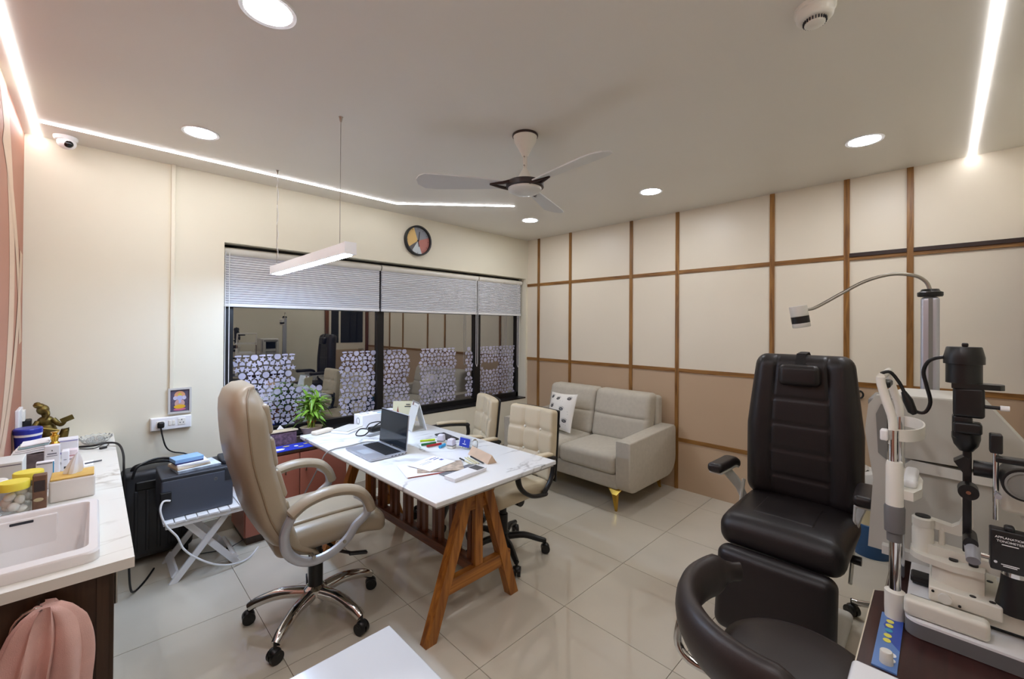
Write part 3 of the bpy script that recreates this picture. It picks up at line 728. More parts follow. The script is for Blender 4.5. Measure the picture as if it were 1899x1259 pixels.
# white raised slab carrying the slit lamp
P = [(2.15, -.405), (1.50, -.405)]+[(1.50+.03*(1-math.cos(R(a))), .038+.03*math.sin(R(a))) for a in range(0, 91, 18)]+[(2.15, .068)]
MB().prism(P, .7215, .757).build('slab_edge', M_grey, it, 30, world=True)
MB().prism(P, .757, .763).build('slab_top', mat('slab_white', '#e9e9ea', .3), it, 30, world=True)
# ---------------------------------------------------------------- slit lamp
sp = thing('slit_lamp', 'ophthalmic slit lamp with black lamp tower and cream arms at the right edge', 'slit lamp', (1.5, -.03, .763))
def wb_(mb, n, m, p=None, ang=38): return mb.build(n, m, p or sp, ang, world=True)
# chin rest frame: near and far column
XN, XF, CY = 1.56, 1.82, .0895
wb_(MB().lathe([(.021, .7205), (.022, .75), (.022, .795), (.014, .80)], n=20, c=(XN, CY, 0)), 'column_socket', M_offw)
wb_(MB().lathe([(.0125, .76), (.0125, .98)], n=20, c=(XN, CY, 0)), 'column', M_chrome)
wb_(MB().lathe([(.0165, .931), (.017, .954), (.0215, .957), (.0225, 1.022), (.020, 1.028)], n=20, c=(XN, CY+.001, 0)), 'grip_sleeve', M_grey)
wb_(MB().lathe([(.019, 1.027), (.0185, 1.136), (.0165, 1.147)], n=20, c=(XN, CY+.001, 0)), 'sleeve', M_offw)
wb_(MB().lathe([(.0112, 1.136), (.0112, 1.232)], n=20, c=(XN, CY+.003, 0)), 'column', M_chrome)
wb_(MB().lathe([(.0112, .7205), (.0112, 1.232)], n=20, c=(XF, CY+.003, 0)), 'column', M_chrome)
for x in (XN, XF):
    wb_(MB().tube(bez([(x, .094, 1.193), (x, .095, 1.259), (x, .107, 1.307), (x, .1185, 1.355), (x, .1196, 1.3745)], 5), .0105, 10), 'head_frame', M_offw)
wb_(MB().tube([(XN, .1196, 1.3745), (XF, .1196, 1.3745)], .0095, 10), 'head_frame_bar', M_offw)
wb_(MB().rb((XN+.06, .1153, 1.352), (.09, .03, .018), .006), 'fixation_clamp', M_blackp)
wb_(MB().rb((XN-.012, .111, 1.2186), (.03, .017, .03), .005), 'height_marker', M_white)
mb = MB(); nn = 20; ra = []
for i in range(nn+1):
    a = PI*i/nn; ra.append(((XN+XF)/2-math.cos(a)*(XF-XN)/2, .089-.056*math.sin(a)**.8))
for (x, y) in ra: mb.v += [(x, y, 1.2026), (x, y, 1.2346), (x*.985+(XN+XF)/2*.015, y+.004, 1.2346), (x*.985+(XN+XF)/2*.015, y+.004, 1.2026)]
for i in range(nn):
    for j in range(4): mb.f.append((i*4+j, i*4+(j+1) % 4, (i+1)*4+(j+1) % 4, (i+1)*4+j))
mb.f += [(0, 1, 2, 3), tuple(range(nn*4, nn*4+4))]
wb_(mb, 'forehead_band', M_offw, None, 30)
# chin cup on its bracket
mb = MB(); mb.prism([(XN, .083), (XF, .083), (XF-.02, .053), (XN+.15, .038), (XN+.05, .038), (XN-.005, .053)], 1.049, 1.072); wb_(mb, 'chin_cup', M_offw)
mb = MB(); mb.rb((XN+.12, .062, 1.082), (.17, .03, .022), .009); wb_(mb, 'chin_pad', M_white)
wb_(MB().rb(((XN+XF)/2, CY, 1.0616), (XF-XN+.02, .014, .03), .005), 'chin_bracket', M_offw)
# fixation lamp arm hanging from the head frame
wb_(MB().tube(bez([(1.57, .1196, 1.384), (1.58, .1015, 1.3885), (1.59, .0833, 1.3606), (1.6, .0737, 1.334)], 5), .0045, 8), 'fixation_arm', M_blackp)
wb_(MB().tube([(1.6, .0748, 1.335), (1.6, .0662, 1.3126), (1.6, .0566, 1.2826), (1.6, .0523, 1.275)], [.006, .0115, .0105, .005], 10), 'fixation_lamp', M_blackp)
wb_(MB().tube(bez([(1.600, 0.061, 1.298), (1.610, 0.049, 1.282), (1.610, 0.032, 1.283), (1.610, 0.022, 1.312), (1.600, 0.029, 1.356), (1.600, 0.035, 1.392), (1.590, 0.027, 1.420), (1.580, 0.012, 1.432), (1.575, -0.003, 1.436)], 5), .0045, 8), 'lamp_cable', M_blackp)
# lamp tower
LX, LY = 1.58, -.039
wb_(MB().lathe([(.031, 1.420), (.0375, 1.421), (.0375, 1.438), (.0325, 1.462), (.031, 1.464)], n=32, c=(LX, LY, 0)), 'lamp_cap', M_blackp)
wb_(MB().rb((LX, LY-.002, 1.469), (.014, .012, .01), .003), 'cap_screw', M_blackp)
wb_(MB().lathe([(.033, 1.372), (.033, 1.421)], n=32, c=(LX, LY, 0)), 'lamp_housing', M_blackp)
mb = MB(); mb.prism([(LX+.03, LY+.022), (LX-.032, LY+.022)]+[(LX-.032+.0*i, LY+.02) for i in range(1)]+[(LX-.022, LY-.06), (LX-.01, LY-.068), (LX+.01, LY-.068), (LX+.022, LY-.06)], 1.360, 1.373); wb_(mb, 'filter_disc', M_blackp)
wb_(MB().rb((LX, LY-.008, 1.325), (.055, .055, .075), .008), 'tower_body', M_blackp)
wb_(MB().cyl((LX-.015, LY-.03, 1.318), (LX-.015, LY-.062, 1.318), .0045, 10), 'aperture_lever', M_blackp)
wb_(MB().cyl((LX-.015, LY-.060, 1.318), (LX-.015, LY-.075, 1.318), .0065, 12), 'lever_tip', M_white)
wb_(MB().rb((LX, LY+.003, 1.262), (.045, .036, .06), .008), 'tower_waist', M_blackp)
wb_(MB().rb((LX-.01, LY-.006, 1.262), (.05, .05, .028), .006), 'slit_control', M_blackp)
wb_(MB().lathe([(.012, 1.20), (.022, 1.215), (.026, 1.232), (.026, 1.245)], n=24, c=(LX, LY-.004, 0)), 'tower_collar', M_blackp)
wb_(MB().rb((LX, -.045, 1.08), (.016, .016, .27), .003), 'tower_rod', M_blackp)
mb = MB(); mb.prism([(1.570, -0.021, 1.174)[1:], (1.570, -0.039, 1.189)[1:], (1.570, -0.051, 1.187)[1:], (1.570, -0.051, 1.144)[1:], (1.570, -0.041, 1.142)[1:]], 1.555, 1.595, Matrix(((0, 0, 1, 0), (1, 0, 0, 0), (0, 1, 0, 0), (0, 0, 0, 1)))); wb_(mb, 'mirror_prism', M_blackp, None, 20)
wb_(MB().cyl((1.535, -.046, 1.107), (1.575, -.046, 1.107), .0185, 28), 'tilt_wheel', M_blackp)
wb_(MB().cyl((1.532, -.046, 1.107), (1.536, -.046, 1.107), .0045, 14), 'wheel_screw', M_chrome)
wb_(MB().cyl((1.53, -.050, .985), (1.60, -.050, .985), .013, 20), 'pivot_clamp', M_blackp)
wb_(MB().tube([(1.54, -.052, .975), (1.50, -.053, .955)], [.0135, .0125], 20), 'centring_knob', M_alu)
# cream lower arms
wb_(MB().lathe([(.0225, .893), (.0225, .952), (.0215, .955), (.0215, .962), (.0225, .963), (.0225, .983), (.019, .987)], n=28, c=(1.65, .037, 0)), 'pivot_drum', M_instr)
wb_(MB().lathe([(.016, .986), (.016, .990)], n=28, c=(1.65, .037, 0)), 'drum_cap', M_blackp)
MYZP = Matrix(((0, 0, 1, 0), (1, 0, 0, 0), (0, 1, 0, 0), (0, 0, 0, 1)))
P = [(.037, .960), (-.033, .954), (-.050, .962), (-.059, .988), (-.057, 1.06), (-.046, 1.075), (-.037, 1.05), (-.040, 1.005), (-.033, .985), (-.020, .974), (.037, .983)]
wb_(MB().prism(P, 1.655, 1.685, MYZP), 'upper_arm', M_instr, None, 35)
P = [(.037, .892), (-.066, .888), (-.143, .880), (-.22, .895), (-.25, .928), (-.275, 1.005), (-.242, 1.016), (-.225, .95), (-.20, .925), (-.143, .912), (-.066, .916), (.037, .921)]
wb_(MB().prism(P, 1.63, 1.67, MYZP), 'lower_arm', M_instr, None, 35)
wb_(MB().cyl((1.66, .0, .90), (1.66, .0, .965), .0065, 12), 'arm_pin', M_instr)
mb = MB(); mb.prism([(1.60, .035), (1.612, .052), (1.63, .062), (1.67, .062), (1.70, .05), (1.73, .0), (1.73, -.078), (1.64, -.080), (1.595, -.076), (1.585, -.02)], .880, .896); wb_(mb, 'swivel_plate', M_instr, None, 30)
mb = MB(); mb.prism([(1.60, .004), (1.612, .018), (1.69, .02), (1.72, .0), (1.72, -.072), (1.64, -.080), (1.60, -.076), (1.592, -.03)], .838, .882); wb_(mb, 'swivel_block', M_instr, None, 30)
for y in (-.022, -.058): wb_(MB().cyl((1.625, y, .895), (1.625, y, .900), .009, 14), 'lock_knob', M_blackp)
wb_(MB().rb((1.655, -.04, .8195), (.19, .128, .037), .004), 'carriage', M_instr)
wb_(MB().rb((1.665, -.16, .8015), (.17, .36, .05), .006), 'carriage_base', M_instr)
for x_, y_ in ((1.575, -.055), (1.575, -.088), (1.70, -.09)): wb_(MB().cyl((x_, y_, .838), (x_, y_, .8395), .006, 12), 'cap_screw', M_blackp)
wb_(MB().cyl((1.553, -.006, .818), (1.562, -.006, .818), .0125, 24), 'lock_dial', M_machlt)
for y_, z_ in ((.016, .828), (-.032, .81)): wb_(MB().cyl((1.557, y_, z_), (1.5605, y_, z_), .003, 10), 'face_screw', M_blackp)
wb_(MB().rb((1.53, -.006, .7865), (.04, .152, .044), .011), 'rail_guard', M_instr)
wb_(MB().rb((1.74, .04, .777), (.05, .05, .02), .006), 'rail_gear', M_blackp)
for x in (1.60, 1.72): wb_(MB().cyl((x, -.36, .7735), (x, .06, .7735), .009, 10), 'rail', M_blackp)
wb_(MB().tube([(1.59, -.124, .826), (1.59, -.124, .89), (1.59, -.124, .914)], [.034, .024, .022], 20), 'joystick', M_blackp)
wb_(MB().cyl((1.59, -.124, .914), (1.59, -.124, .924), .0225, 24), 'joystick_cap', M_chrome)
# microscope side
wb_(MB().cyl((1.52, -.0895, 1.06), (1.52, -.0895, 1.245), .005, 14), 'microscope_post', M_chrome)
wb_(MB().rb((1.52, -.0895, 1.24), (.03, .021, .045), .004), 'post_clamp', M_blackp)
wb_(MB().rb((1.515, -.118, 1.205), (.03, .06, .013), .003), 'guide_plate', M_blackp)
wb_(MB().cyl((1.56, -.055, 1.165), (1.56, -.092, 1.165), .019, 24), 'objective', M_blackp)
wb_(MB().cyl((1.50, -.132, 1.155), (1.60, -.132, 1.155), .036, 36), 'magnification_drum', M_blackp)
wb_(MB().lathe([(.031, 0), (.031, .003), (.027, .004), (.027, .002)], Matrix.Translation((1.4995, -.132, 1.155)) @ Euler((0, R(-90), 0)).to_matrix().to_4x4(), 36), 'drum_ring', M_machdk)
wb_(MB().cyl((1.49, -.0915, 1.122), (1.51, -.0915, 1.122), .006, 14), 'post_screw', M_alu)
wb_(MB().rb((1.6, -.16, 1.12), (.09, .12, .10), .012), 'microscope_body', M_instr)
mb = MB(); mb.tube(bez([(1.58, -.15, 1.07), (1.56, -.17, 1.02), (1.52, -.19, .98)], 4), .02, 12); wb_(mb, 'microscope_arm', M_instr)
# tonometer box
tb = MB(); Mt = T(1.43, -.104, 1.025, 0, 0, 2)
tb.rb((0, 0, 0), (.03, .058, .088), .003, M=Mt); tb = wb_(tb, 'tonometer', M_blackp)
wb_(MB().rb((1.43, -.104, 1.073), (.022, .016, .012), .005), 'tonometer_handle', M_blackp, tb)
for y, z in ((-.083, 1.0), (-.126, .992)): wb_(MB().cyl((1.412, y, z), (1.416, y, z), .0028, 10), 'screw', M_chrome, tb)
wb_(MB().cyl((1.43, -.075, 1.0), (1.43, -.062, 1.0), .006, 12), 'tonometer_shaft', M_steel)
wb_(MB().tube([(1.43, -.133, .995), (1.43, -.148, .993), (1.43, -.17, .99)], [.005, .006, .009], 12), 'measuring_drum', M_blackp)
def face(y, z): # text frame facing the camera (-x), reading towards -y
    off = Vector(sp.location)
    return Matrix(((0, 0, -1, 1.4125-off.x), (-1, 0, 0, y-off.y), (0, 1, 0, z-off.z), (0, 0, 0, 1)))
for s_, z, sz in (('APPLANATION', 1.055, .0065), ('TONOMETER', 1.047, .0065)):
    text(s_, sz, M_whitep, tb, face(-.104, z), 'lettering', .0001)
for z, w_ in ((1.0395, .024), (.997, .026), (.9935, .020)): wb_(MB().box((1.4143, -.104, z), (.0012, w_, .0016)), 'fine_print', M_whitep, tb)
# ---------------------------------------------------------------- auto refractometer behind the slit lamp
ar = thing('auto_refractometer', 'large pale grey eye-testing machine behind the slit lamp', 'eye tester', (1.98, -.05, .763))
MY = Matrix(((0, 0, 1, 0), (1, 0, 0, 0), (0, 1, 0, 0), (0, 0, 0, 1)))   # profile in (y,z), extruded along x
def slabx(poly, x0, x1, n, m, ang=30, bev=0): return MB().prism(poly, x0, x1, MY).build(n, m, ar, ang, world=True)
slabx([(.125, 1.09), (.125, 1.25), (.115, 1.278), (.09, 1.288), (-.06, 1.29), (-.085, 1.285), (-.105, 1.272), (-.21, 1.12), (-.25, 1.09)], 1.88, 2.14, 'upper_housing', M_machine)
slabx([(.12, 1.279), (.10, 1.291), (-.06, 1.294), (-.088, 1.288), (-.09, 1.279)], 1.884, 2.136, 'housing_lid', M_machlt)
slabx([(.09, 1.062), (.07, 1.085), (-.30, 1.06), (-.30, 1.04), (.085, 1.05)], 1.885, 2.13, 'slide_plate', M_machlt)
slabx([(.115, .785), (.115, 1.02), (.09, 1.058), (-.32, 1.035), (-.32, .785)], 1.90, 2.12, 'lower_body', M_machine)
slabx([(.14, .763), (.14, .79), (-.36, .79), (-.36, .763)], 1.87, 2.14, 'base', M_machlt)
slabx([(.178, .763), (.165, 1.0), (.187, 1.16), (.178, 1.25), (.158, 1.282), (.13, 1.285), (.128, 1.10), (.11, 1.05), (.10, .763)], 1.90, 1.935, 'chin_rest_panel', M_machine)
slabx([(.178, .763), (.165, 1.0), (.187, 1.16), (.178, 1.25), (.158, 1.282), (.13, 1.285), (.128, 1.10), (.11, 1.05), (.10, .763)], 2.09, 2.125, 'chin_rest_panel', M_machine)
MB().rb((2.01, .17, 1.255), (.20, .02, .03), .008).build('forehead_rest', M_machdk, ar, world=True)
MB().rb((2.01, .15, 1.03), (.08, .05, .02), .008).build('chin_rest', M_white, ar, world=True)
slabx([(.152, 1.09), (.158, 1.22), (.145, 1.255), (.13, 1.25), (.13, 1.07)], 1.896, 1.90, 'side_inset', M_machdk)
MB().b2((1.90, .125, 1.13), (2.12, .1285, 1.25)).build('patient_window', M_dglass, ar, world=True)
# ---------------------------------------------------------------- lamp column with gooseneck lamp
lc = thing('examination_lamp', 'silver column lamp on a gooseneck above the examination chair', 'lamp', (2.25, .032, 0))
mb = MB(); mb.rb((0, 0, .86), (.058, .052, 1.54), .012); mb.build('column', M_alu, lc)
for x_, y_ in ((-.0295, .0), (0, .0265), (0, -.0265)): pass
MB().box((-.0285, -.002, .86), (.004, .012, 1.53)).build('column_groove', M_machdk, lc)
MB().lathe([(.034, 1.632), (.036, 1.636), (.036, 1.648), (.028, 1.652), (.024, 1.66)], n=28).build('column_cap', M_blackp, lc)
pts = bez([(0, 0, 1.655), (0, .012, 1.69), (-.01, .045, 1.715), (-.025, .11, 1.723), (-.045, .185, 1.70), (-.07, .255, 1.655), (-.09, .315, 1.613), (-.12, .345, 1.592), (-.135, .365, 1.588)], 6)
MB().tube(pts, .0065, 10).build('gooseneck', M_steel, lc)
Ml2 = T(-.150, .385, 1.553, 0, 0, 0) @ Euler((R(-8), R(-6), 0)).to_matrix().to_4x4()
lh = MB().lathe([(.030, .005), (.0325, .008), (.0325, .046), (.031, .05)], Ml2, 28).build('lamp_head', M_machlt, lc)
MB().lathe([(.0325, -.022), (.0325, .006)], Ml2, 28).build('lamp_band', M_blackp, lh)
MB().lathe([(.031, -.04), (.0325, -.037), (.0325, -.022)], Ml2, 28).build('lamp_front', M_machlt, lh)
MB().rb((0, 0, .05), (.26, .24, .10), .02).build('column_foot', M_machlt, lc)
# ring on the wall
mb = MB(); mb.tube([(EX-.03, .415+.022*math.cos(R(a)), 1.04+.026*math.sin(R(a))) for a in range(0, 360, 20)], .006, 8, closed=True)
rg = thing('wall_ring', 'small dark ring hanging on the pink panel beside the examination chair', 'ring', (EX-.03, .415, 1.04))
mb.build('ring', M_blackp, rg, world=True)
MB().cyl((EX-.04, .415, 1.066), (EX-.004, .415, 1.066), .005, 8).build('hook', M_steel, rg, world=True)
# bin behind the examination chair
bn = thing('waste_bin', 'blue-based waste bin lined with a clear plastic bag behind the examination chair', 'bin', (3.74, .33, 0))
MB().lathe([(.105, 0), (.11, .01), (.118, .21), (.112, .215)], n=28).build('bin_base', mat('bin_blue', '#174a78', .35), bn)
MB().lathe([(.112, .212), (.125, .45), (.13, .46), (.12, .46)], n=28).build('bin_body', mat('bin_cream', '#c9bb95', .4), bn)
mb = MB(); nn = 36
for k, (r_, z) in enumerate([(.132, .40), (.136, .45), (.138, .51), (.12, .555), (.09, .565), (.05, .53)]):
    for j in range(nn):
        a = 2*PI*j/nn; q = r_*(1+.06*math.sin(7*a+k)+.03*math.sin(13*a-2*k)); mb.v.append((q*math.cos(a), q*math.sin(a), z+.012*math.sin(5*a+k)))
for k in range(5):
    for j in range(nn): mb.f.append((k*nn+j, k*nn+(j+1) % nn, (k+1)*nn+(j+1) % nn, (k+1)*nn+j))
mb.build('bin_bag', mat('thin_plastic', '#d5d0c8', .2), bn, 25)
# ---------------------------------------------------------------- ceiling fan
fan = thing('ceiling_fan', 'white three-blade ceiling fan with dark brown brackets', 'fan', (1.738, 1.668, H))
MB().lathe([(.072, 0), (.074, -.006), (.072, -.012)], n=32).build('canopy_rim', mat('fan_brown', '#2a1813', .4), fan)
MB().lathe([(.068, -.012), (.062, -.04), (.036, -.085), (.02, -.115), (.016, -.125)], n=32).build('canopy', M_offw, fan)
MB().cyl((0, 0, -.12), (0, 0, -.23), .012, 14).build('down_rod', M_offw, fan)
for z in (-.128, -.178): MB().cyl((-.016, -.008, z), (.016, .008, z), .004, 8).build('rod_pin', M_steel, fan)
MB().lathe([(.012, -.19), (.022, -.21), (.045, -.25), (.055, -.268), (.09, -.275)], n=32).build('motor_cover', M_offw, fan)
MB().lathe([(.10, -.270), (.108, -.278), (.108, -.300), (.100, -.306)], n=40).build('motor_ring', mat('fan_brown', '#2a1813', .4), fan)
MB().lathe([(.096, -.304), (.094, -.318), (.075, -.33), (.03, -.336)], n=40).build('motor_cap', M_machlt, fan)
for a in (264, 144, 24):
    A = T(0, 0, -.285, 0, 0, a) @ T(0, 0, 0, 13, 0, 0)
    P = [(.11, -.045), (.30, -.07), (.50, -.090), (.56, -.084), (.598, -.05), (.605, .0), (.59, .035), (.555, .058), (.30, .048), (.11, .030)]
    b_ = MB().prism(P, -.003, .003, A).build('blade', mat('fan_blade', '#cdccc8', .4), fan, 30)
    mb = MB()
    for s_ in (-1, 1): mb.tube([tuple(A @ Vector(p)) for p in ((.085, .04*s_, -.004), (.13, .024*s_, -.008), (.20, .0, -.008))], [.011, .009, .005], 8)
    mb.build('blade_bracket', mat('fan_brown', '#2a1813', .4), b_)
# ---------------------------------------------------------------- pendant lamp
pd = thing('pendant_lamp', 'white linear pendant lamp hanging on two wires above the desk', 'lamp', (.91, 2.72, 1.865))
MB().b2((.882, 2.085, 1.868), (.938, 3.335, 1.925)).build('housing', M_white, pd, world=True)
MB().b2((.886, 2.12, 1.8635), (.934, 3.30, 1.868)).build('diffuser', M_pend, pd, world=True)
for y in (2.083, 3.337): MB().b2((.880, y-.004, 1.8665), (.940, y+.004, 1.927)).build('end_cap', M_white, pd, world=True)
for y in (2.212, 3.293):
    MB().cyl((.91, y, 1.925), (.91, y, 2.6), .0016, 6).build('wire', M_steel, pd, world=True)
    MB().lathe([(.004, 2.575), (.006, 2.582), (.009, 2.597), (.012, 2.6)], n=14, c=(.91, y, 0)).build('wire_anchor', M_steel, pd, world=True)
MB().tube([(.914+.006*math.sin(k*1.7), 3.294+.004*math.cos(k*2.3), 2.6-k*.0375) for k in range(19)], .0016, 6).build('power_cord', M_white, pd, world=True)
# ---------------------------------------------------------------- wall and ceiling fittings
ck = thing('wall_clock', 'round black-rimmed wall clock with yellow, pink and grey dial', 'clock', (2.297, NY, 2.362))
MYZ = Matrix(((1, 0, 0, 0), (0, 0, -1, 0), (0, 1, 0, 0), (0, 0, 0, 1)))   # local xy -> wall plane, z -> into the room
MB().lathe([(.150, .002), (.150, .036), (.146, .04), (.134, .04), (.134, .012), (.13, .01)], MYZ, 48).build('rim', M_blackp, ck)
dialc = [('#8d9096', 20, 110), ('#e5c07a', 110, 215), ('#5d5a5c', 215, 238), ('#cdd6da', 238, 290), ('#b9776c', 290, 380)]
for k, (h, a0, a1) in enumerate(dialc):
    P = [(0, 0)]+arc(0, 0, .133, a0, a1, 14)
    MB().prism(P, .012, .016, MYZ).build('dial_sector', mat('dial_%d' % k, h, .5), ck)
for a in range(0, 360, 30):
    MB().box((.12*math.cos(R(a)), .12*math.sin(R(a)), .0165), (.014, .003, .001), M=MYZ, rot=(0, 0, a)).build('hour_mark', M_print, ck)
MB().box((.012, .042, .020), (.006, .095, .002), M=MYZ, rot=(0, 0, -6)).build('minute_hand', M_print, ck)
MB().box((.004, -.028, .022), (.007, .065, .002), M=MYZ, rot=(0, 0, 14)).build('hour_hand', M_print, ck)
MB().lathe([(.007, .016), (.007, .026)], MYZ, 14).build('hand_boss', M_print, ck)
sd = thing('smoke_detector', 'round white smoke detector on the ceiling at the top of the photo', 'smoke detector', (1.735, .305, H))
MB().lathe([(.060, 0), (.060, -.014), (.056, -.018)], n=36).build('base', M_offw, sd)
MB().lathe([(.056, -.016), (.053, -.036), (.046, -.044), (.036, -.046)], n=36).build('cover', M_offw, sd)
MB().lathe([(.030, -.044), (.030, -.058), (.024, -.062)], n=32).build('sensor_cap', M_offw, sd)
for k in range(24):
    a = 15*k; MB().box((.0325*math.cos(R(a)), .0325*math.sin(R(a)), -.0505), (.004, .003, .010), rot=(0, 0, a)).build('vent_slot', M_print, sd)
cc = thing('dome_camera', 'white dome security camera in the corner under the ceiling', 'camera', (-.13, 3.60, H))
MB().lathe([(.052, 0), (.052, -.012), (.046, -.022)], n=32).build('base', M_white, cc)
MB().ell((.004, -.008, -.036), (.042, .042, .036)).build('housing', M_white, cc)
MB().ell((.012, -.034, -.046), (.022, .018, .022)).build('lens_window', mat('lens_black', '#050506', .1), cc)
tr = MB(); tr.rb((.376, NY-.009, 1.83), (.024, .016, 1.54), .003); one(tr, 'cable_trunking', M_cream, 'thin cream cable trunking running up the wall to the ceiling', 'trunking', (.376, NY-.009, 1.06))
sk = thing('socket_plate', 'white switch and socket plate on the wall above the printer', 'socket', (.375, NY, .84))
def wall(n, m, c, d_, r_=.003, p=None): return MB().rb((c[0], NY-c[1], c[2]), d_, r_).build(n, m, p or sk, world=True)
wall('back_box', M_white, (.375, .015, .840), (.218, .03, .085)); 
wall('face_plate', M_white, (.375, .032, .840), (.21, .006, .078), .002)
for x in (.367, .386): wall('switch', M_offw, (x, .036, .843), (.017, .006, .034))
wall('socket', M_offw, (.430, .036, .845), (.042, .005, .046)); wall('socket', M_offw, (.318, .036, .838), (.042, .005, .046))
for x, z in ((.430, .857), (.421, .838), (.439, .838)): wall('pin_hole', M_print, (x, .0387, z), (.005, .001, .007), .0003)
pg = thing('mains_plug', 'black mains plug with its cable in the left socket', 'plug', (.318, NY-.045, .836))
MB().rb((.318, NY-.052, .838), (.038, .026, .042), .012).build('plug_body', M_blackp, pg, world=True)
MB().tube(bez([(.318, NY-.06, .82), (.325, NY-.062, .77), (.345, NY-.06, .69), (.385, NY-.018, .64), (.46, NY-.016, .61), (.53, NY-.016, .54), (.56, NY-.02, .42)], 5), .0045, 8).build('cable', M_blackp, pg, world=True)
pf = thing('framed_picture', 'small framed picture of an elephant-headed deity above the socket plate', 'picture', (.421, NY, .985))
MPF = Matrix(((1, 0, 0, 0), (0, 0, -1, 0), (0, 1, 0, 0), (0, 0, 0, 1)))
for c, d_ in (((0, .081, .012), (.128, .012, .02)), ((0, -.081, .012), (.128, .012, .02)), ((.058, 0, .012), (.012, .15, .02)), ((-.058, 0, .012), (.012, .15, .02))): MB().box(c, d_, M=MPF).build('frame_bar', mat('frame_silver', '#c9c6c0', .4), pf)
MB().box((0, 0, .008), (.106, .152, .004), M=MPF).build('print', mat('print_slate', '#5a5268', .5, var=.25, vscale=60), pf)
def pp(n, col, pts, h=.0105): MB().prism(pts, .0099, h, MPF).build(n, mat('print_'+col, col, .5), pf)
def el(cx, cy, rx, ry, n=18): return [(cx+rx*math.cos(2*PI*i/n), cy+ry*math.sin(2*PI*i/n)) for i in range(n)]
pp('print_halo', '#e0a37a', el(0, .035, .03, .03)); pp('print_body', '#cfa7a0', el(0, -.02, .028, .03), .0108); pp('print_robe', '#e8b72e', el(0, -.042, .032, .014), .0112)
pp('print_ear', '#c9c7dc', el(-.024, .018, .012, .014), .0109); pp('print_ear', '#c9c7dc', el(.024, .018, .012, .014), .0109)
pp('print_head', '#b7b9dd', el(0, .018, .016, .018), .0112); pp('print_crown', '#d8c24a', [(-.014, .034), (.014, .034), (.008, .048), (0, .055), (-.008, .048)], .0113)
pp('print_trunk', '#b7b9dd', [(-.006, .008), (.006, .008), (.008, -.012), (-.002, -.02), (-.006, -.014)], .0115); pp('print_base', '#d26a88', el(0, -.06, .034, .008), .0111)
# outlet on the west wall
wp = thing('wall_outlet', 'tall white outlet plate with a black plug on the terracotta wall', 'socket', (WX, 3.50, .98))
MB().rb((WX+.008, 3.50, .985), (.016, .17, .125), .004).build('face_plate', M_white, wp, world=True)
MB().rb((WX+.02, 3.565, 1.0), (.014, .05, .06), .004).build('switch', M_offw, wp, world=True)
MB().rb((WX+.032, 3.58, .945), (.035, .05, .06), .008).build('plug', M_blackp, wp, world=True)
# ---------------------------------------------------------------- counter with sink
CT = .815
kc = thing('sink_counter', 'marble counter on a dark brown cabinet along the terracotta wall', 'counter', (-.11, 2.69, 0))
mb = MB()
x0, x1, y0, y1 = WX+.003, .09, 1.69, NY-.003; hx0, hx1, hy0, hy1 = -.265, -.002, 1.775, 2.245
mb.b2((x0, y0, CT-.03), (x1, hy0, CT)); mb.b2((x0, hy1, CT-.03), (x1, y1, CT)); mb.b2((x0, hy0, CT-.03), (hx0, hy1, CT)); mb.b2((hx1, hy0, CT-.03), (x1, hy1, CT))
mb.build('counter_top', M_marbc, kc, world=True)
mb = MB(); ex = .03
mb.b2((x0, 1.725, .02), (ex, 1.743, CT-.03)); mb.build('end_panel', M_darkwood, kc, world=True)
mb = MB(); mb.b2((ex-.018, 1.743, .02), (ex, y1, CT-.03)); mb.build('front_panel', M_darkwood, kc, world=True)
MB().b2((ex-.02, 1.720, .02), (ex+.006, 1.743, CT-.03)).build('corner_stile', M_darkwood, kc, world=True)
for k in range(4):
    ya = 1.76+k*.48; dr = MB().rb((ex+.009, ya+.235, .40), (.018, .465, .72), .003).build('cabinet_door', M_darkwood, kc, world=True)
    MB().tube([(ex+.02, ya+.42, .46), (ex+.034, ya+.42, .46), (ex+.034, ya+.42, .58), (ex+.02, ya+.42, .58)], .005, 8).build('handle', M_steel, dr, world=True)
sk2 = thing('sink', 'white square-edged basin set into the marble counter', 'sink', (-.13, 2.01, CT))
M_sink = mat('sink_ceramic', '#e6e2de', .22)
rz = .846; ox0, ox1, oy0, oy1 = -.285, .016, 1.735, 2.268; ix0, ix1, iy0, iy1 = -.258, -.012, 1.785, 2.238; fz = .655
mb = MB()
def ringv(a0, a1, b0, b1, z, r, n=5):
    P = []
    for cx, cy, s0 in ((a1-r, b1-r, 0), (a0+r, b1-r, 90), (a0+r, b0+r, 180), (a1-r, b0+r, 270)):
        for i in range(n+1): a = R(s0+90*i/n); P.append((cx+r*math.cos(a), cy+r*math.sin(a), z))
    return P
rings = [ringv(ox0, ox1, oy0, oy1, CT+.0005, .03), ringv(ox0, ox1, oy0, oy1, rz-.006, .03), ringv(ox0+.005, ox1-.005, oy0+.005, oy1-.005, rz, .028), ringv(ix0-.004, ix1+.004, iy0-.004, iy1+.004, rz, .024), ringv(ix0, ix1, iy0, iy1, rz-.006, .022), ringv(ix0+.012, ix1-.012, iy0+.012, iy1-.012, fz+.02, .02), ringv(ix0+.03, ix1-.03, iy0+.03, iy1-.03, fz, .02)]
m_ = len(rings[0])
for r_ in rings: mb.v += r_
for i in range(len(rings)-1):
    for j in range(m_): mb.f.append((i*m_+j, i*m_+(j+1) % m_, (i+1)*m_+(j+1) % m_, (i+1)*m_+j))
mb.f.append(tuple(range((len(rings)-1)*m_, len(rings)*m_)))
mb.build('basin', M_sink, sk2, 40, world=True)
MB().rb((-.165, 2.236, .755), (.15, .012, .15), .005).build('overflow_panel', M_sink, sk2, world=True)
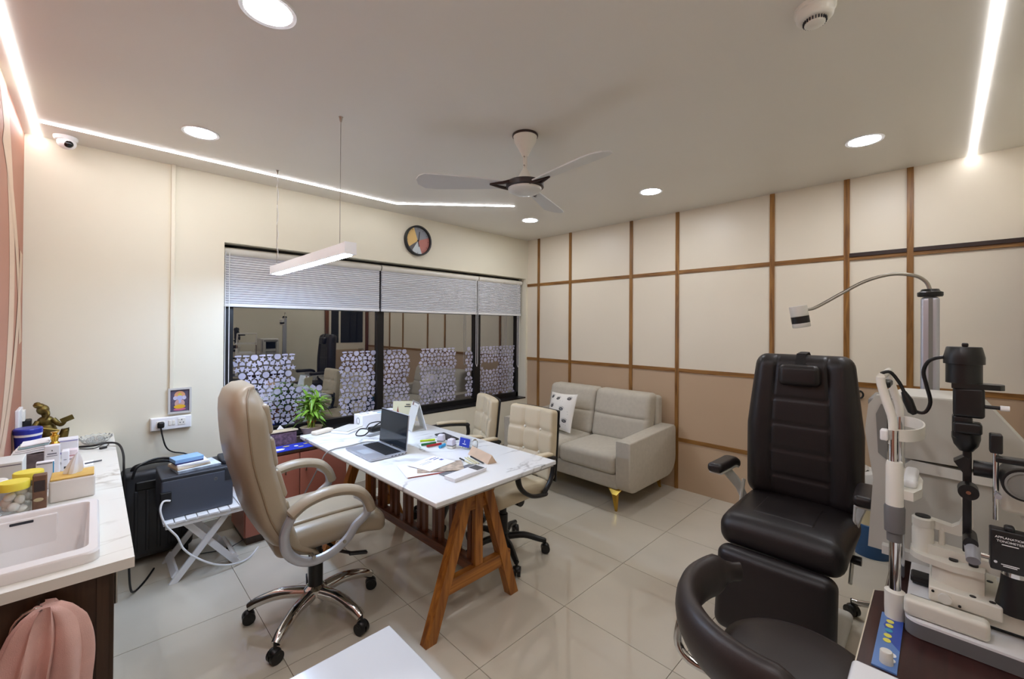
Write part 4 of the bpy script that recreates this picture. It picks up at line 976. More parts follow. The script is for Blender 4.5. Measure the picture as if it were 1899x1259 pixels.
MB().rb((-.175, 2.229, .818), (.055, .004, .009), .0019, k=2).build('overflow_slot', M_print, sk2, world=True)
MB().lathe([(.03, fz+.001), (.03, fz+.004), (.02, fz+.004)], n=24, c=(-.135, 2.0, 0)).build('drain', M_chrome, sk2, world=True)
# pink towel on the cabinet end
tw = thing('hand_towel', 'pink hand towel bunched in a ring on the cabinet end below the sink', 'towel', (-.10, 1.69, .66))
MB().tube([(-.105+.045*math.cos(R(a)), 1.69, .705+.045*math.sin(R(a))) for a in range(0, 360, 20)], .004, 8, closed=True).build('towel_ring', M_chrome, tw, world=True)
MB().cyl((-.105, 1.72, .75), (-.105, 1.688, .75), .008, 10).build('ring_mount', M_chrome, tw, world=True)
mb = MB(); nu, nv = 96, 22
for i in range(nv+1):
    t = i/nv; z = .762-.36*t; wd = .05+.05*math.sin(min(1, t*1.7)*PI/2)
    if t < .12: wd *= .45+.55*math.sqrt(t/.12)
    for j in range(nu):
        a = 2*PI*j/nu; u = math.cos(a); front = max(0, math.sin(a))
        fold = 0
        for c0, sl_, dp, wf in ((-.42, .25, .030, .13), (.02, .10, .026, .09), (.45, .22, .022, .14)):
            e = (u-(c0+sl_*t))/wf; fold += dp*(math.exp(-e*e)-.55*math.exp(-((e-1.4)**2)*1.5))*min(1, .25+t*1.6)
        x = -.092+wd*u+.010*math.sin(5*t+1)+.006*math.sin(9*a)
        y = 1.676-(.026+.014*t)*math.sin(a)*(1 if math.sin(a) < 0 else .9)-fold*front**.5
        y = min(y, 1.7185)
        mb.v.append((x, y, z+.016*u*u*t-.012*abs(u)))
for i in range(nv):
    for j in range(nu): mb.f.append((i*nu+j, i*nu+(j+1) % nu, (i+1)*nu+(j+1) % nu, (i+1)*nu+j))
mb.f.append(tuple(range(nu))); mb.f.append(tuple(range(nv*nu, nv*nu+nu)))
tcl = mb.build('towel_cloth', mat('pink_terry', '#e2b8ad', .95, var=.14, vscale=9, bump=.5, bscale=500), tw, 70, world=True)
for cx, cz, rx, rz_, m in ((-.085, .735, .018, .010, M_yellow), (-.062, .722, .020, .009, mat('towel_cream', '#ecdccb', .95)), (-.07, .50, .05, .018, mat('towel_cream', '#ecdccb', .95))):
    pass
# ---------------------------------------------------------------- things on the counter
def cbox(name, lab, cat, x0, x1, y0, y1, h, m, z=CT, r=.003, grp=None, prints=()):
    cx, cy = (x0+x1)/2, (y0+y1)/2
    t = thing(name, lab, cat, (cx, cy, z), group=grp)
    MB().rb((0, 0, h/2), (x1-x0, y1-y0, h), r, k=2).build('carton', m, t)
    for (u0, u1, w0, w1, pm) in prints:   # prints on the face towards the camera (-y)
        MB().b2((u0*(x1-x0)/2, -(y1-y0)/2-.0006, w0*h), (u1*(x1-x0)/2, -(y1-y0)/2+.001, w1*h)).build('print', pm, t)
    return t
M_cart = mat('white_carton', '#e3e0e2', .55); M_lil = mat('lilac_print', '#8d86b8', .55); M_grp = mat('grey_print', '#77747c', .55); M_rose = mat('rose_carton', '#e7d8da', .55)
cbox('medicine_carton', 'tall white carton with grey print on the counter behind the tissue box', 'carton', -.158, -.110, 2.83, 2.87, .14, M_cart, prints=((-.6, .6, .72, .76, M_grp), (-.7, .7, .66, .68, M_grp), (-.7, .4, .40, .42, M_grp), (-.06, .08, .82, .86, M_print)))
cbox('medicine_carton', 'narrow white carton with small print beside the tall carton', 'carton', -.106, -.082, 2.86, 2.92, .10, M_cart, prints=((-.4, .4, .6, .63, M_grp), (-.3, .3, .2, .3, M_print)))
cbox('medicine_carton', 'low white carton with light blue edge before the tall carton', 'carton', -.170, -.118, 2.63, 2.66, .115, M_cart, prints=((.86, 1, .02, .98, M_cyan), (-.9, .8, .92, .96, M_grp)))
cbox('medicine_carton', 'pale grey carton with overhanging lid at the left edge of the counter', 'carton', -.285, -.205, 2.62, 2.76, .135, mat('pale_carton', '#d5d6cf', .55), prints=((-.9, .9, .9, .93, M_grp), (.1, .6, .4, .42, M_print)))
cbox('medicine_carton', 'long white carton with a violet stripe lying before the statue', 'carton', -.185, -.058, 3.18, 3.25, .095, M_cart, prints=((-.9, .98, .22, .32, M_lil), (-.98, .98, .88, .93, M_lil)))
cbox('medicine_carton', 'small rose and white carton under the end of the long carton', 'carton', -.112, -.056, 3.04, 3.09, .065, M_rose, prints=((-.8, .9, .55, .62, mat('rose_print', '#b9787c', .5)), (-.8, .9, .3, .36, M_grp)))
cbox('shallow_tray', 'dark glossy photo box under the folded papers', 'box', -.235, -.165, 2.94, 3.04, .09, mat('brown_print', '#5e5152', .4, var=.3, vscale=40))
t = thing('folded_leaflets', 'pile of folded white leaflets on the dark box', 'papers', (-.2, 3.0, CT+.091))
for k in range(5):
    MB().rb((.004*k-.01, .0, .005+.0095*k), (.115-.006*k, .11, .008), .0035, (4, 1, 1), lambda v: Vector((v.x, v.y, v.z+.004*math.sin(v.x*40))), k=2).build('leaflet', M_paper if k != 3 else mat('teal_paper', '#9fb9bd', .6), t)
t = thing('blue_tub', 'royal blue plastic tub with lid against the terracotta wall', 'tub', (-.243, 3.33, CT))
MB().lathe([(.043, 0), (.05, .115)], n=32).build('tub_body', mat('royal_blue', '#1d2f9a', .35), t)
MB().lathe([(.051, .112), (.0515, .124)], n=32).build('white_band', M_white, t); MB().lathe([(.053, .124), (.053, .146), (.048, .152)], n=32).build('lid', mat('royal_blue', '#1d2f9a', .35), t)
MB().rb((.018, -.045, .055), (.03, .004, .035), .0015).build('print', M_whitep, t)
t = thing('brass_cup', 'small brass cup on the counter beside the statue', 'cup', (-.138, 2.925, CT+.13)); t.location = (-.132, 2.96, CT)
MB().lathe([(.018, 0), (.018, .125), (.011, .135), (.014, .15), (.017, .16), (.010, .165), (.008, .172), (.015, .178), (.013, .180)], n=20).build('cup_body', M_gold, t)
ti = thing('tissue_box', 'white tissue box with bamboo lid and a tissue standing out', 'tissue box', (-.058, 2.465, CT))
MB().rb((0, 0, .042), (.128, .125, .084), .008).build('box_body', mat('tissue_white', '#e6e0d8', .4), ti)
MB().rb((0, 0, .087), (.122, .119, .007), .003).build('lid', mat('bamboo', '#d3ab58', .5, var=.1, vscale=20), ti)
mb = MB(); nu = 16
for i, (r_, z) in enumerate(((.020, .088), (.022, .105), (.017, .13), (.009, .155), (.002, .172))):
    for j in range(nu): a = 2*PI*j/nu; q = r_*(1+.35*math.sin(3*a+i*.4)); mb.v.append((q*math.cos(a)*1.1-.003+.004*i, q*math.sin(a)*.7, z))
for i in range(4):
    for j in range(nu): mb.f.append((i*nu+j, i*nu+(j+1) % nu, (i+1)*nu+(j+1) % nu, (i+1)*nu+j))
mb.f.append(tuple(range(4*nu, 5*nu))); mb.build('tissue', M_paper, ti, 30)
am = thing('sanitiser_carton', 'brown carton with printed oval between the yellow-lidded jars and tissue box', 'carton', (-.142, 2.37, CT))
MB().rb((0, 0, .065), (.036, .04, .13), .004).build('carton', mat('brown_carton', '#6b4a34', .45, var=.2, vscale=50), am)
MB().b2((-.014, -.0212, .07), (.014, -.0195, .11)).build('print', mat('dark_brown_print', '#2a1b15', .4), am); MB().ell((-.002, -.0205, .04), (.013, .0012, .007)).build('print', mat('oval_cream', '#b7a882', .5), am)
for (x, y, h, lab) in ((-.205, 2.36, .105, 'clear jar of cotton with yellow lid next to the brown carton'), (-.178, 2.47, .108, 'clear jar with yellow lid just behind the other yellow lid')):
    t = thing('cotton_jar', lab, 'jar', (x, y, CT), group='yellow-lidded jars')
    MB().lathe([(.036, 0), (.042, .006), (.044, h-.03), (.036, h-.012), (.036, h-.008)], n=28).build('jar_glass', M_clear, t)
    mb = MB()
    for k in range(9): mb.ell((.018*math.cos(k*2.4), .018*math.sin(k*2.4), .018+.0075*k), (.017, .016, .013), (k*30, k*20, 0), 10, 7)
    mb.build('cotton', mat('cotton_white', '#e9e2d6', 1.), t)
    MB().lathe([(.040, h-.012), (.0415, h+.012), (.039, h+.016)], n=32).build('lid', M_yellow, t)
t = thing('plastic_cup', 'frosted plastic container at the left edge behind the sink', 'container', (-.258, 2.44, CT))
MB().lathe([(.026, 0), (.03, .08), (.032, .082), (.032, .10), (.028, .105)], n=28).build('cup_body', M_frost, t); MB().lathe([(.033, .098), (.033, .112), (.029, .116)], n=28).build('lid', M_offw, t)
t = thing('crystal_tray', 'cut-glass crystal tray at the far end of the counter', 'tray', (.008, 3.47, CT))
mb = MB(); nu = 32
for i, (r_, z) in enumerate(((.035, .002), (.05, .006), (.062, .022), (.066, .03), (.060, .031), (.052, .018), (.03, .008))):
    for j in range(nu): a = 2*PI*j/nu; q = r_*(1+(.09 if j % 2 else 0)*(1 if 1 < i < 5 else .3)); mb.v.append((q*math.cos(a)*1.05, q*math.sin(a)*1.5, z+(.006 if j % 2 and 1 < i < 5 else 0)))
for i in range(6):
    for j in range(nu): mb.f.append((i*nu+j, i*nu+(j+1) % nu, (i+1)*nu+(j+1) % nu, (i+1)*nu+j))
mb.f += [tuple(range(nu)), tuple(range(6*nu, 7*nu))]
mb.build('tray_glass', mat('crystal', '#f4f7f7', .03, trans=.9, ior=1.5), t, 5)
for k in range(6):
    a = k*60; MB().ell((.028*math.cos(R(a)), .045*math.sin(R(a)), .022), (.011, .012, .012), n=7, m=5).build('crystal_ball', mat('crystal', '#f4f7f7', .03, trans=.9, ior=1.5), t, 5)
# bronze seated figure with a book
fg = thing('bronze_figurine', 'bronze seated figurine reading on the counter in the corner', 'statue', (-.188, 3.575, CT))
mb = MB()
mb.lathe([(.062, 0), (.066, .006), (.06, .014), (.05, .016)], n=24, sx=1.05, sy=.85)
mb.ell((-.002, .012, .075), (.042, .034, .062), (0, -6, 0)); mb.ell((-.008, .01, .135), (.036, .028, .034), (0, 0, 0))
mb.tube(bez([(-.006, .008, .15), (-.010, .004, .172), (-.014, 0, .188)], 3), .014, 10)
mb.ell((-.018, -.002, .205), (.026, .026, .029)); mb.ell((-.032, .002, .228), (.026, .026, .016), (0, 18, 0)); mb.ell((-.040, .004, .24), (.014, .014, .010))
mb.tube(bez([(-.006, -.022, .20), (.004, -.034, .188), (.002, -.040, .17), (-.006, -.038, .155)], 4), [.010]*4+[.008]*4+[.006]*4+[.005], 8)
mb.tube(bez([(.020, -.004, .148), (.046, -.012, .115), (.062, -.022, .118), (.07, -.03, .135)], 4), [.014]*4+[.011]*4+[.009]*5, 8)
mb.tube(bez([(-.036, -.002, .14), (-.05, -.024, .105), (-.028, -.042, .095), (.0, -.046, .09)], 4), [.014]*4+[.011]*4+[.009]*5, 8)
mb.tube(bez([(.03, .0, .03), (.056, -.024, .04), (.074, -.03, .09), (.066, -.03, .02)], 4), [.022]*4+[.018]*4+[.014]*5, 8)
mb.tube(bez([(-.03, .0, .03), (-.062, -.02, .028), (-.02, -.05, .028), (.03, -.052, .026)], 4), [.022]*4+[.018]*4+[.014]*5, 8)
mb.build('figure', M_bronze, fg, 60)
MB().rb((.078, -.036, .145), (.055, .006, .032), .002, rot=(20, -22, 10)).build('open_book', M_bronze, fg)
MB().tube([(-.055, -.05, .122), (.0, -.056, .105), (.05, -.058, .088)], .0045, 8).build('flute', mat('bronze_light', '#a3904f', .35, .8), fg)
# cables on the counter
t = thing('power_cable', 'black power cable trailing over the end of the counter to the floor', 'cable', (.09, 3.4, CT))
MB().tube(bez([(-.056, 3.38, CT+.006), (0.0, 3.33, CT+.012), (.055, 3.33, CT+.018), (.1, 3.28, CT+.012), (.118, 3.2, CT-.03), (.12, 3.16, .70), (.125, 3.13, .5), (.14, 3.12, .25), (.15, 3.14, .06), (.17, 3.18, .008), (.22, 3.27, .007), (.27, 3.40, .007)], 6), .0055, 8).build('cable', M_blackp, t, world=True)
t = thing('usb_lead', 'thin black lead with a small plug lying on the counter', 'cable', (.04, 3.3, CT))
MB().tube(bez([(-.055, 3.34, CT+.003), (0, 3.30, CT+.003), (.05, 3.40, CT+.003), (.062, 3.36, CT+.003), (.045, 3.29, CT+.004)], 6), .0022, 6).build('lead', M_blackp, t, world=True)
MB().rb((.038, 3.27, CT+.006), (.03, .018, .011), .003, rot=(0, 0, 30)).build('plug', M_blackp, t, world=True)
pn = MB(); pn.tube([(-.03, 2.965, CT+.004), (.03, 2.985, CT+.004)], [.004, .0035], 8); one(pn, 'ballpoint_pen', mat('pen_grey', '#55565c', .3), 'grey pen lying on the counter behind the tissue box', 'pen', (0, 2.975, CT))
pc = MB(); pc.b2((-.10, 2.93, CT), (.0, 3.03, CT+.0012)); one(pc, 'loose_paper', M_paper, 'white slip of paper on the counter under the pen', 'paper', (-.05, 2.98, CT))
pn = thing('spectacle_case', 'small black and grey gadget behind the tissue box', 'gadget', (-.035, 2.80, CT)); MB().rb((0, 0, .009), (.03, .04, .018), .005).build('body', M_grey, pn); MB().rb((.012, -.01, .021), (.012, .02, .006), .002).build('lid', M_blackp, pn)
# ---------------------------------------------------------------- printer, stool-table, suitcase
ft = thing('folding_table', 'small white slatted folding table under the printer', 'table', (.48, 3.29, 0), 0)
TZ = .372
xs_ = [.285+.054*k for k in range(8)]
for x in xs_: MB().rb((x+.024, 3.295, TZ-.006), (.049, .40, .013), .002, k=2).build('slat', M_white, ft, world=True)
for y in (3.115, 3.475): MB().rb((.495, y, TZ-.026), (.40, .022, .026), .003, k=2).build('rail', M_white, ft, world=True)
MXZ = Matrix(((1, 0, 0, 0), (0, 0, 1, 0), (0, 1, 0, 0), (0, 0, 0, 1)))
for ya, xa, xb in ((3.14, .335, .605), (3.45, .335, .605)): MB().prism([(xa-.022, 0), (xa+.022, 0), (xb+.022, TZ-.03), (xb-.022, TZ-.03)], ya-.008, ya+.008, MXZ).build('leg', M_white, ft, 20, world=True)
for ya, xa, xb in ((3.16, .655, .385), (3.43, .655, .385)): MB().prism([(xa-.022, 0), (xa+.022, 0), (xb+.022, TZ-.03), (xb-.022, TZ-.03)], ya-.008, ya+.008, MXZ).build('leg', M_white, ft, 20, world=True)
for x, yy in ((.345, 3.295), (.645, 3.295)): MB().box((x, yy, .045), (.016, .30, .04), rot=(0, 35 if x < .5 else -35, 0)).build('stretcher', M_white, ft, world=True)
pr = thing('printer', 'dark blue-grey inkjet printer on the white folding table', 'printer', (.455, 3.30, TZ))
M_prn = mat('printer_slate', '#4c525e', .42); M_prd = mat('printer_dark', '#30333a', .5)
MB().rb((-.0, .0, .115), (.355, .30, .23), .012).build('body', M_prn, pr)
MB().rb((0, .0, .236), (.357, .302, .022), .008).build('scanner_lid', M_prd, pr)
MB().rb((-.155, -.152, .135), (.05, .03, .06), .004).build('output_slot', mat('slot_black', '#0d0e10', .6), pr)
MB().rb((.156, .0, .262), (.05, .19, .03), .012).build('ink_tank_lid', M_prd, pr)
MB().rb((.155, -.1515, .20), (.045, .003, .075), .001).build('ink_window', M_prd, pr)
MB().lathe([(.010, 0), (.010, .001), (.008, .001)], T(.085, -.151, .185, 90), 20).build('emblem', M_grey, pr)
text('hp', .013, M_print, pr, T(.085, -.1525, .1855, 90, 0, 0), 'emblem_letters')
MB().box((.19, .03, .275), (.02, .035, .012), rot=(0, -40, 0)).build('paper_guide', M_prd, pr)
def pile(name, lab, cat, x, y, z, w, d_, h, rot, m):
    t = MB(); t.rb((0, 0, h/2), (w, d_, h), min(.003, h*.4), rot=(0, 0, 0), k=2); o = one(t, name, m, lab, cat, (0, 0, 0)); o.location = (x, y, z); o.rotation_euler = (0, 0, R(rot)); return o
zt = TZ+.2475
t = thing('book', 'magazine with a colourful cover at the bottom of the pile on the printer', 'magazine', (.455, 3.27, zt), 8); MB().rb((0, 0, .008), (.22, .17, .016), .002).build('pages', mat('magazine_print', '#a9b6c6', .4, var=.5, vscale=18), t); MB().rb((0, 0, .0165), (.222, .172, .002), .0008).build('cover', mat('magazine_cover', '#c7d3de', .35, var=.4, vscale=12), t)
t = thing('book', 'cream notebook in the middle of the pile on the printer', 'notebook', (.425, 3.28, zt+.018), 12); MB().rb((0, 0, .008), (.17, .15, .014), .002).build('pages', mat('page_cream', '#e0d3bb', .7), t); MB().rb((0, 0, .0015), (.175, .154, .003), .001).build('cover', mat('kraft_cover', '#a98a63', .6), t)
t = thing('book', 'white pad in the pile on the printer just below the blue box', 'notepad', (.43, 3.275, zt+.034), 4); MB().rb((0, 0, .006), (.16, .145, .012), .002).build('pages', M_paper, t)
t = thing('card_box', 'sky blue flat box on top of the pile on the printer', 'box', (.41, 3.27, zt+.047), 10); MB().rb((0, 0, .019), (.145, .105, .022), .002).build('lid', mat('sky_blue', '#8fb9e6', .45), t); MB().rb((0, 0, .006), (.143, .103, .012), .002).build('tray', mat('indigo_box', '#2a2c66', .45), t)
t = thing('printer_cable', 'white cable from the printer sagging to the floor', 'cable', (.31, 3.12, .45))
MB().tube(bez([(.318, 3.125, .49), (.285, 3.118, .495), (.272, 3.10, .45), (.295, 3.085, .37), (.345, 3.08, .29), (.375, 3.085, .21), (.435, 3.085, .135), (.53, 3.08, .06), (.63, 3.09, .02), (.72, 3.14, .004), (.80, 3.25, .004)], 6), .0055, 8).build('cable', M_white, t, world=True)
t = thing('floor_lead', 'thin black lead with a knot on the floor under the printer', 'cable', (.7, 3.4, 0))
MB().tube(bez([(.50, 3.42, .004), (.60, 3.38, .004), (.66, 3.37, .006), (.78, 3.36, .06), (.84, 3.37, .14)], 6), .003, 6).build('lead', M_blackp, t, world=True)
MB().ell((.655, 3.37, .008), (.016, .012, .008)).build('knot', M_blackp, t, world=True)
sc_ = thing('suitcase', 'black wheeled suitcase standing between the counter and the printer', 'suitcase', (.30, 3.59, 0))
M_case = mat('suitcase_black', '#26272a', .45)
MB().rb((.30, 3.59, .315), (.36, .17, .55), .035, (1, 1, 1)).build('shell', M_case, sc_, world=True)
for x in (.19, .245, .30, .355, .41): MB().rb((x, 3.504, .28), (.018, .012, .38), .005).build('rib', M_case, sc_, world=True)
MB().rb((.25, 3.505, .50), (.13, .02, .055), .01).build('handle_recess', M_blackp, sc_, world=True)
MB().tube(bez([(.17, 3.55, .58), (.19, 3.55, .615), (.28, 3.55, .625), (.36, 3.55, .615), (.38, 3.55, .58)], 5), .010, 8).build('carry_handle', M_blackp, sc_, world=True)
for x in (.16, .44): MB().cyl((x-.015, 3.55, .03), (x+.015, 3.55, .03), .03, 18).build('wheel', M_blackp, sc_, world=True)
t = thing('coiled_cable', 'black cable coiled over the suitcase', 'cable', (.3, 3.5, .62))
MB().tube(bez([(.17, 3.47, .56), (.19, 3.48, .622), (.24, 3.50, .645), (.30, 3.52, .650), (.36, 3.50, .64), (.40, 3.49, .60)], 6), .007, 8).build('cable', M_blackp, t, world=True)
# ---------------------------------------------------------------- low cabinet under the window
cb = thing('low_cabinet', 'low terracotta cabinet under the window at the end of the desk', 'cabinet', (1.08, 3.49, 0))
M_terr = mat('terracotta_laminate', '#a3604c', .4, var=.04)
MB().b2((.73, 3.32, .06), (1.43, 3.685, .585)).build('carcass', M_terr, cb, world=True)
MB().b2((.75, 3.34, 0), (1.41, 3.67, .06)).build('plinth', M_darkwood, cb, world=True)
for xa, xb in ((.735, 1.075), (1.082, 1.425)):
    dr = MB().rb(((xa+xb)/2, 3.311, .32), (xb-xa, .018, .51), .002, k=2).build('door', M_terr, cb, world=True)
    xh = xa+.05 if xa < 1 else xb-.05
    MB().tube([(.98 if xa < 1 else 1.12, 3.30, .44), (.98 if xa < 1 else 1.12, 3.285, .44), (.98 if xa < 1 else 1.12, 3.285, .52), (.98 if xa < 1 else 1.12, 3.30, .52)], .004, 8).build('handle', M_darkwood, dr, world=True)
MB().b2((.72, 3.30, .585), (1.44, 3.69, .60)).build('cabinet_top', M_darkwood, cb, world=True)
bc = thing('table_cloth', 'royal blue printed cloth on the low cabinet', 'cloth', (1.0, 3.40, .60))
MB().rb((.98, 3.385, .604), (.48, .16, .006), .002).build('cloth', mat('cloth_blue', '#1f36b5', .8), bc, world=True)
for k, (x, y, w_, d_, m) in enumerate(((.95, 3.36, .09, .05, M_paper), (.86, 3.35, .05, .02, M_yellow), (1.02, 3.42, .05, .02, M_yellow), (1.10, 3.35, .04, .016, M_yellow), (1.16, 3.41, .05, .02, M_yellow), (1.08, 3.39, .03, .03, M_paper), (1.18, 3.34, .02, .02, M_yellow))):
    MB().lathe([(.5, 0), (.5, .001)], T(x, y, .607) @ Matrix.Diagonal((w_, d_, 1, 1)), 7).build('print', m, bc, world=True)
lb = thing('letter_box', 'patterned open box with a cream lid on the low cabinet beside the plant', 'box', (1.03, 3.52, .60))
MB().rb((1.0, 3.53, .648), (.22, .11, .096), .003).build('box_body', mat('patterned_card', '#6d5560', .6, var=.6, vscale=45), lb, world=True)
MB().rb((1.0, 3.535, .703), (.24, .13, .012), .003, rot=(-6, 0, 0)).build('lid', mat('cream_card', '#d9c9a8', .6), lb, world=True)
mb = MB(); mb.prism([(-.022, 0), (.022, 0), (.0, .028)], -.01, .01, T(1.02, 3.56, .712, 90)); mb.build('lid_tab', M_paper, lb, world=True)
gb = thing('glue_bottle', 'small white squeeze bottle with pointed tip by the window', 'bottle', (.915, 3.63, .60))
MB().lathe([(.022, 0), (.024, .01), (.024, .10), (.015, .12), (.006, .135), (.003, .185), (.001, .19)], n=20).build('bottle', M_white, gb)
gb = thing('green_pouch', 'crumpled green and white pouch behind the executive chair', 'pouch', (.84, 3.62, .60))
MB().ell((0, 0, .06), (.05, .035, .06), (0, 10, 0)).build('pouch', mat('mint_pouch', '#8fbfae', .5, var=.5, vscale=30), gb)
# lucky bamboo
pt_ = thing('potted_bamboo', 'lucky bamboo plant in a shallow cream bowl by the window', 'plant', (1.235, 3.52, .60))
MB().lathe([(.04, .0), (.055, .005), (.075, .055), (.08, .06), (.074, .062), (.05, .05)], n=28, c=(0, 0, .045), sx=1.1, sy=.8).build('bowl', mat('bowl_cream', '#cdbf9f', .4), pt_)
MB().rb((0, 0, .022), (.14, .10, .044), .006).build('stand_box', mat('navy_box', '#23264d', .5), pt_)
MB().ell((0, 0, .09), (.065, .047, .012)).build('pebbles', mat('pebble', '#9c8f78', .8, var=.4, vscale=80), pt_)
MB().tube([(.03*math.cos(R(a)), .024*math.sin(R(a)), .145) for a in range(0, 360, 24)], .006, 6, closed=True).build('red_ribbon', mat('ribbon_orange', '#c8501e', .5), pt_)
M_leaf = mat('leaf_green', '#6f9a2c', .45, var=.25, vscale=12); M_cane = mat('cane_green', '#8a9a3a', .45)
random.seed(11); leafmesh = []
for v_ in range(3):
    mb = MB(); n_ = 7; ln = .085+.012*v_
    for i in range(n_+1):
        t = i/n_; w_ = .0095*math.sin(PI*min(1, t*.92+.08))**.8; dz = .012*math.sin(PI*t)-.045*t*t*(.6+.3*v_)
        mb.v += [(ln*t, -w_, dz+.002), (ln*t, 0, dz-.001), (ln*t, w_, dz+.002)]
    for i in range(n_):
        for j in range(2): mb.f.append((i*3+j, i*3+j+1, (i+1)*3+j+1, (i+1)*3+j))
    o_ = mb.build('leaf', M_leaf, pt_); leafmesh.append(o_.data); bpy.data.objects.remove(o_)
for k in range(13):
    a = R(k*33+10); r_ = .012+.026*random.random(); x, y = r_*math.cos(a), r_*math.sin(a); hgt = .14+.13*random.random()
    tip = (x*1.9, y*1.9, .09+hgt)
    MB().tube(bez([(x, y, .085), (x*1.2, y*1.2, .09+hgt*.5), tip], 3), .0045, 6).build('cane', M_cane, pt_)
    for q in range(11):
        f_ = .4+.65*q/11; l = bpy.data.objects.new('leaf', random.choice(leafmesh)); COL.objects.link(l); l.parent = pt_
        l.location = (x*(1+.9*f_), y*(1+.9*f_), .09+hgt*min(1, f_)); l.rotation_euler = (random.uniform(-.5, .5), random.uniform(-1.15, .25), random.uniform(0, 2*PI)); s_ = random.uniform(.9, 1.35); l.scale = (s_, s_, s_)
# ---------------------------------------------------------------- things on the desk
DZ = .757
lp = thing('laptop', 'open silver laptop with dark screen on the marble desk', 'laptop', (1.195, 2.365, DZ))
MB().rb((0, 0, .008), (.222, .328, .014), .004).build('base', M_alu, lp)
MB().b2((-.012, -.145, .0152), (.088, .145, .0158)).build('keyboard_deck', mat('key_well', '#2a2d33', .5), lp)
mb = MB()
for r_ in range(6):
    for c_ in range(15): mb.box((-.003+.0165*r_, -.135+.0192*c_, .0168), (.0135, .0160, .002))
mb.build('keys', mat('key_black', '#15161a', .45), lp, kind='stuff')
MB().b2((-.095, -.05, .0152), (-.03, .05, .0156)).build('touchpad', mat('pad_silver', '#aab0b8', .3), lp)
MLs = T(.112, 0, .012, 0, 4, 0)
sc = MB().rb((0, 0, .108), (.007, .328, .212), .003, M=MLs).build('lid', M_alu, lp)
MB().box((-.0038, 0, .112), (.001, .312, .188), M=MLs).build('screen', mat('screen_dark', '#1a222b', .08), sc)
MB().box((-.0036, 0, .108), (.0008, .324, .206), M=MLs).build('bezel', mat('bezel_black', '#0c0d10', .35), sc)
MB().lathe([(.004, 0), (.004, .0006)], MLs @ T(-.0041, 0, .0105, 0, -90, 0), 14).build('emblem', M_alu, sc)
MB().cyl((.108, -.13, .012), (.108, .13, .012), .006, 12).build('hinge', M_grey, lp)
for k in range(5): MB().box((.02+.022*k, -.1643, .008), (.012, .001, .004)).build('port', M_print, lp)
t = thing('charging_lead', 'grey lead from the laptop hanging over the desk edge', 'cable', (1.05, 2.5, DZ))
MB().tube(bez([(1.30, 2.54, DZ+.006), (1.24, 2.60, DZ+.005), (1.14, 2.58, DZ+.005), (1.03, 2.57, DZ+.006), (.985, 2.57, DZ-.01), (.970, 2.60, DZ-.06), (.945, 2.65, .60), (.93, 2.78, .45), (.93, 2.92, .30)], 6), .004, 8).build('lead', mat('lead_grey', '#8f8d8a', .5), t, world=True)
# papers
def sheet(name, lab, cat, c, wd, rot, h, m, prints=()):
    t = thing(name, lab, cat, (c[0], c[1], c[2]), rot)
    MB().rb((0, 0, h/2), (wd[0], wd[1], h), min(.0015, h*.45), k=1).build('sheets', m, t)
    for (x, y, w_, d_, pm) in prints: MB().box((x, y, h+.0002), (w_, d_, .0004)).build('print', pm, t)
    return t
M_inkb = mat('ink_blue', '#4a55a8', .6); M_inkg = mat('ink_grey', '#8f8f98', .6)
sheet('folder', 'white folder with red edge at the bottom of the paper pile on the desk', 'folder', (1.245, 1.905, DZ), (.23, .20), -18, .004, mat('red_folder', '#b8463c', .5))
sheet('paper_sheet', 'white sheet lying on the red-edged folder', 'paper', (1.238, 1.91, DZ+.0045), (.235, .205), -16, .002, M_paper)
sheet('newspaper', 'folded printed leaflet between folder and top sheet', 'leaflet', (1.31, 1.865, DZ+.007), (.24, .16), -32, .004, mat('newsprint', '#b3a392', .6, var=.45, vscale=30))
sheet('paper_sheet', 'top white sheet with blue stamps on the paper pile', 'paper', (1.30, 1.93, DZ+.0115), (.20, .17), 12, .002, M_paper, ((.06, .05, .05, .006, M_inkb), (.065, .03, .04, .008, M_inkb), (.03, .055, .05, .003, M_inkg), (-.02, .03, .08, .003, M_inkg), (-.02, .015, .07, .003, M_inkg), (.075, .0, .02, .02, M_inkb)))
sheet('leaflet', 'grey blister-packed leaflet under the white booklet', 'leaflet', (1.36, 1.765, DZ), (.22, .06), 4, .005, mat('blister_grey', '#777a80', .35, var=.5, vscale=60))
bk_ = thing('booklet', 'thick white booklet with a dark picture near the front of the desk', 'booklet', (1.345, 1.69, DZ), 6)
MB().rb((0, 0, .008), (.225, .075, .016), .002).build('pages', M_paper, bk_); MB().rb((0, 0, .0168), (.227, .077, .0016), .0007).build('cover', M_white, bk_)
MB().box((.075, .0, .0179), (.055, .066, .0006)).build('print', mat('photo_grey', '#4b4c4e', .4, var=.5, vscale=50), bk_)
# pens and pen rest
def pen(lab, a, b, m1, m2, r_=.0042):
    a, b = Vector(a), Vector(b); t = thing('ballpoint_pen', lab, 'pen', tuple((a+b)/2-Vector((0, 0, r_))))
    k = a.lerp(b, .42); tip = b+(b-a).normalized()*.008
    MB().cyl(a, k, r_, 10).build('cap', m1, t, world=True); MB().cyl(k, b, r_*.95, 10).build('barrel', m2, t, world=True); MB().tube([b, tip], [r_*.8, .0008], 8).build('tip', M_steel, t, world=True)
M_ivory = mat('ivory_plastic', '#d8d2ae', .4)
z_ = DZ+.0045
pen('black-capped pen nearest the papers', (1.478, 1.915, z_), (1.462, 1.785, z_), M_blackp, M_ivory)
pen('ivory pen lying second from the papers', (1.508, 1.905, z_), (1.482, 1.775, z_), M_ivory, M_ivory)
pen('ivory pen lying next to the black pen', (1.523, 1.90, z_), (1.497, 1.77, z_), M_ivory, M_ivory)
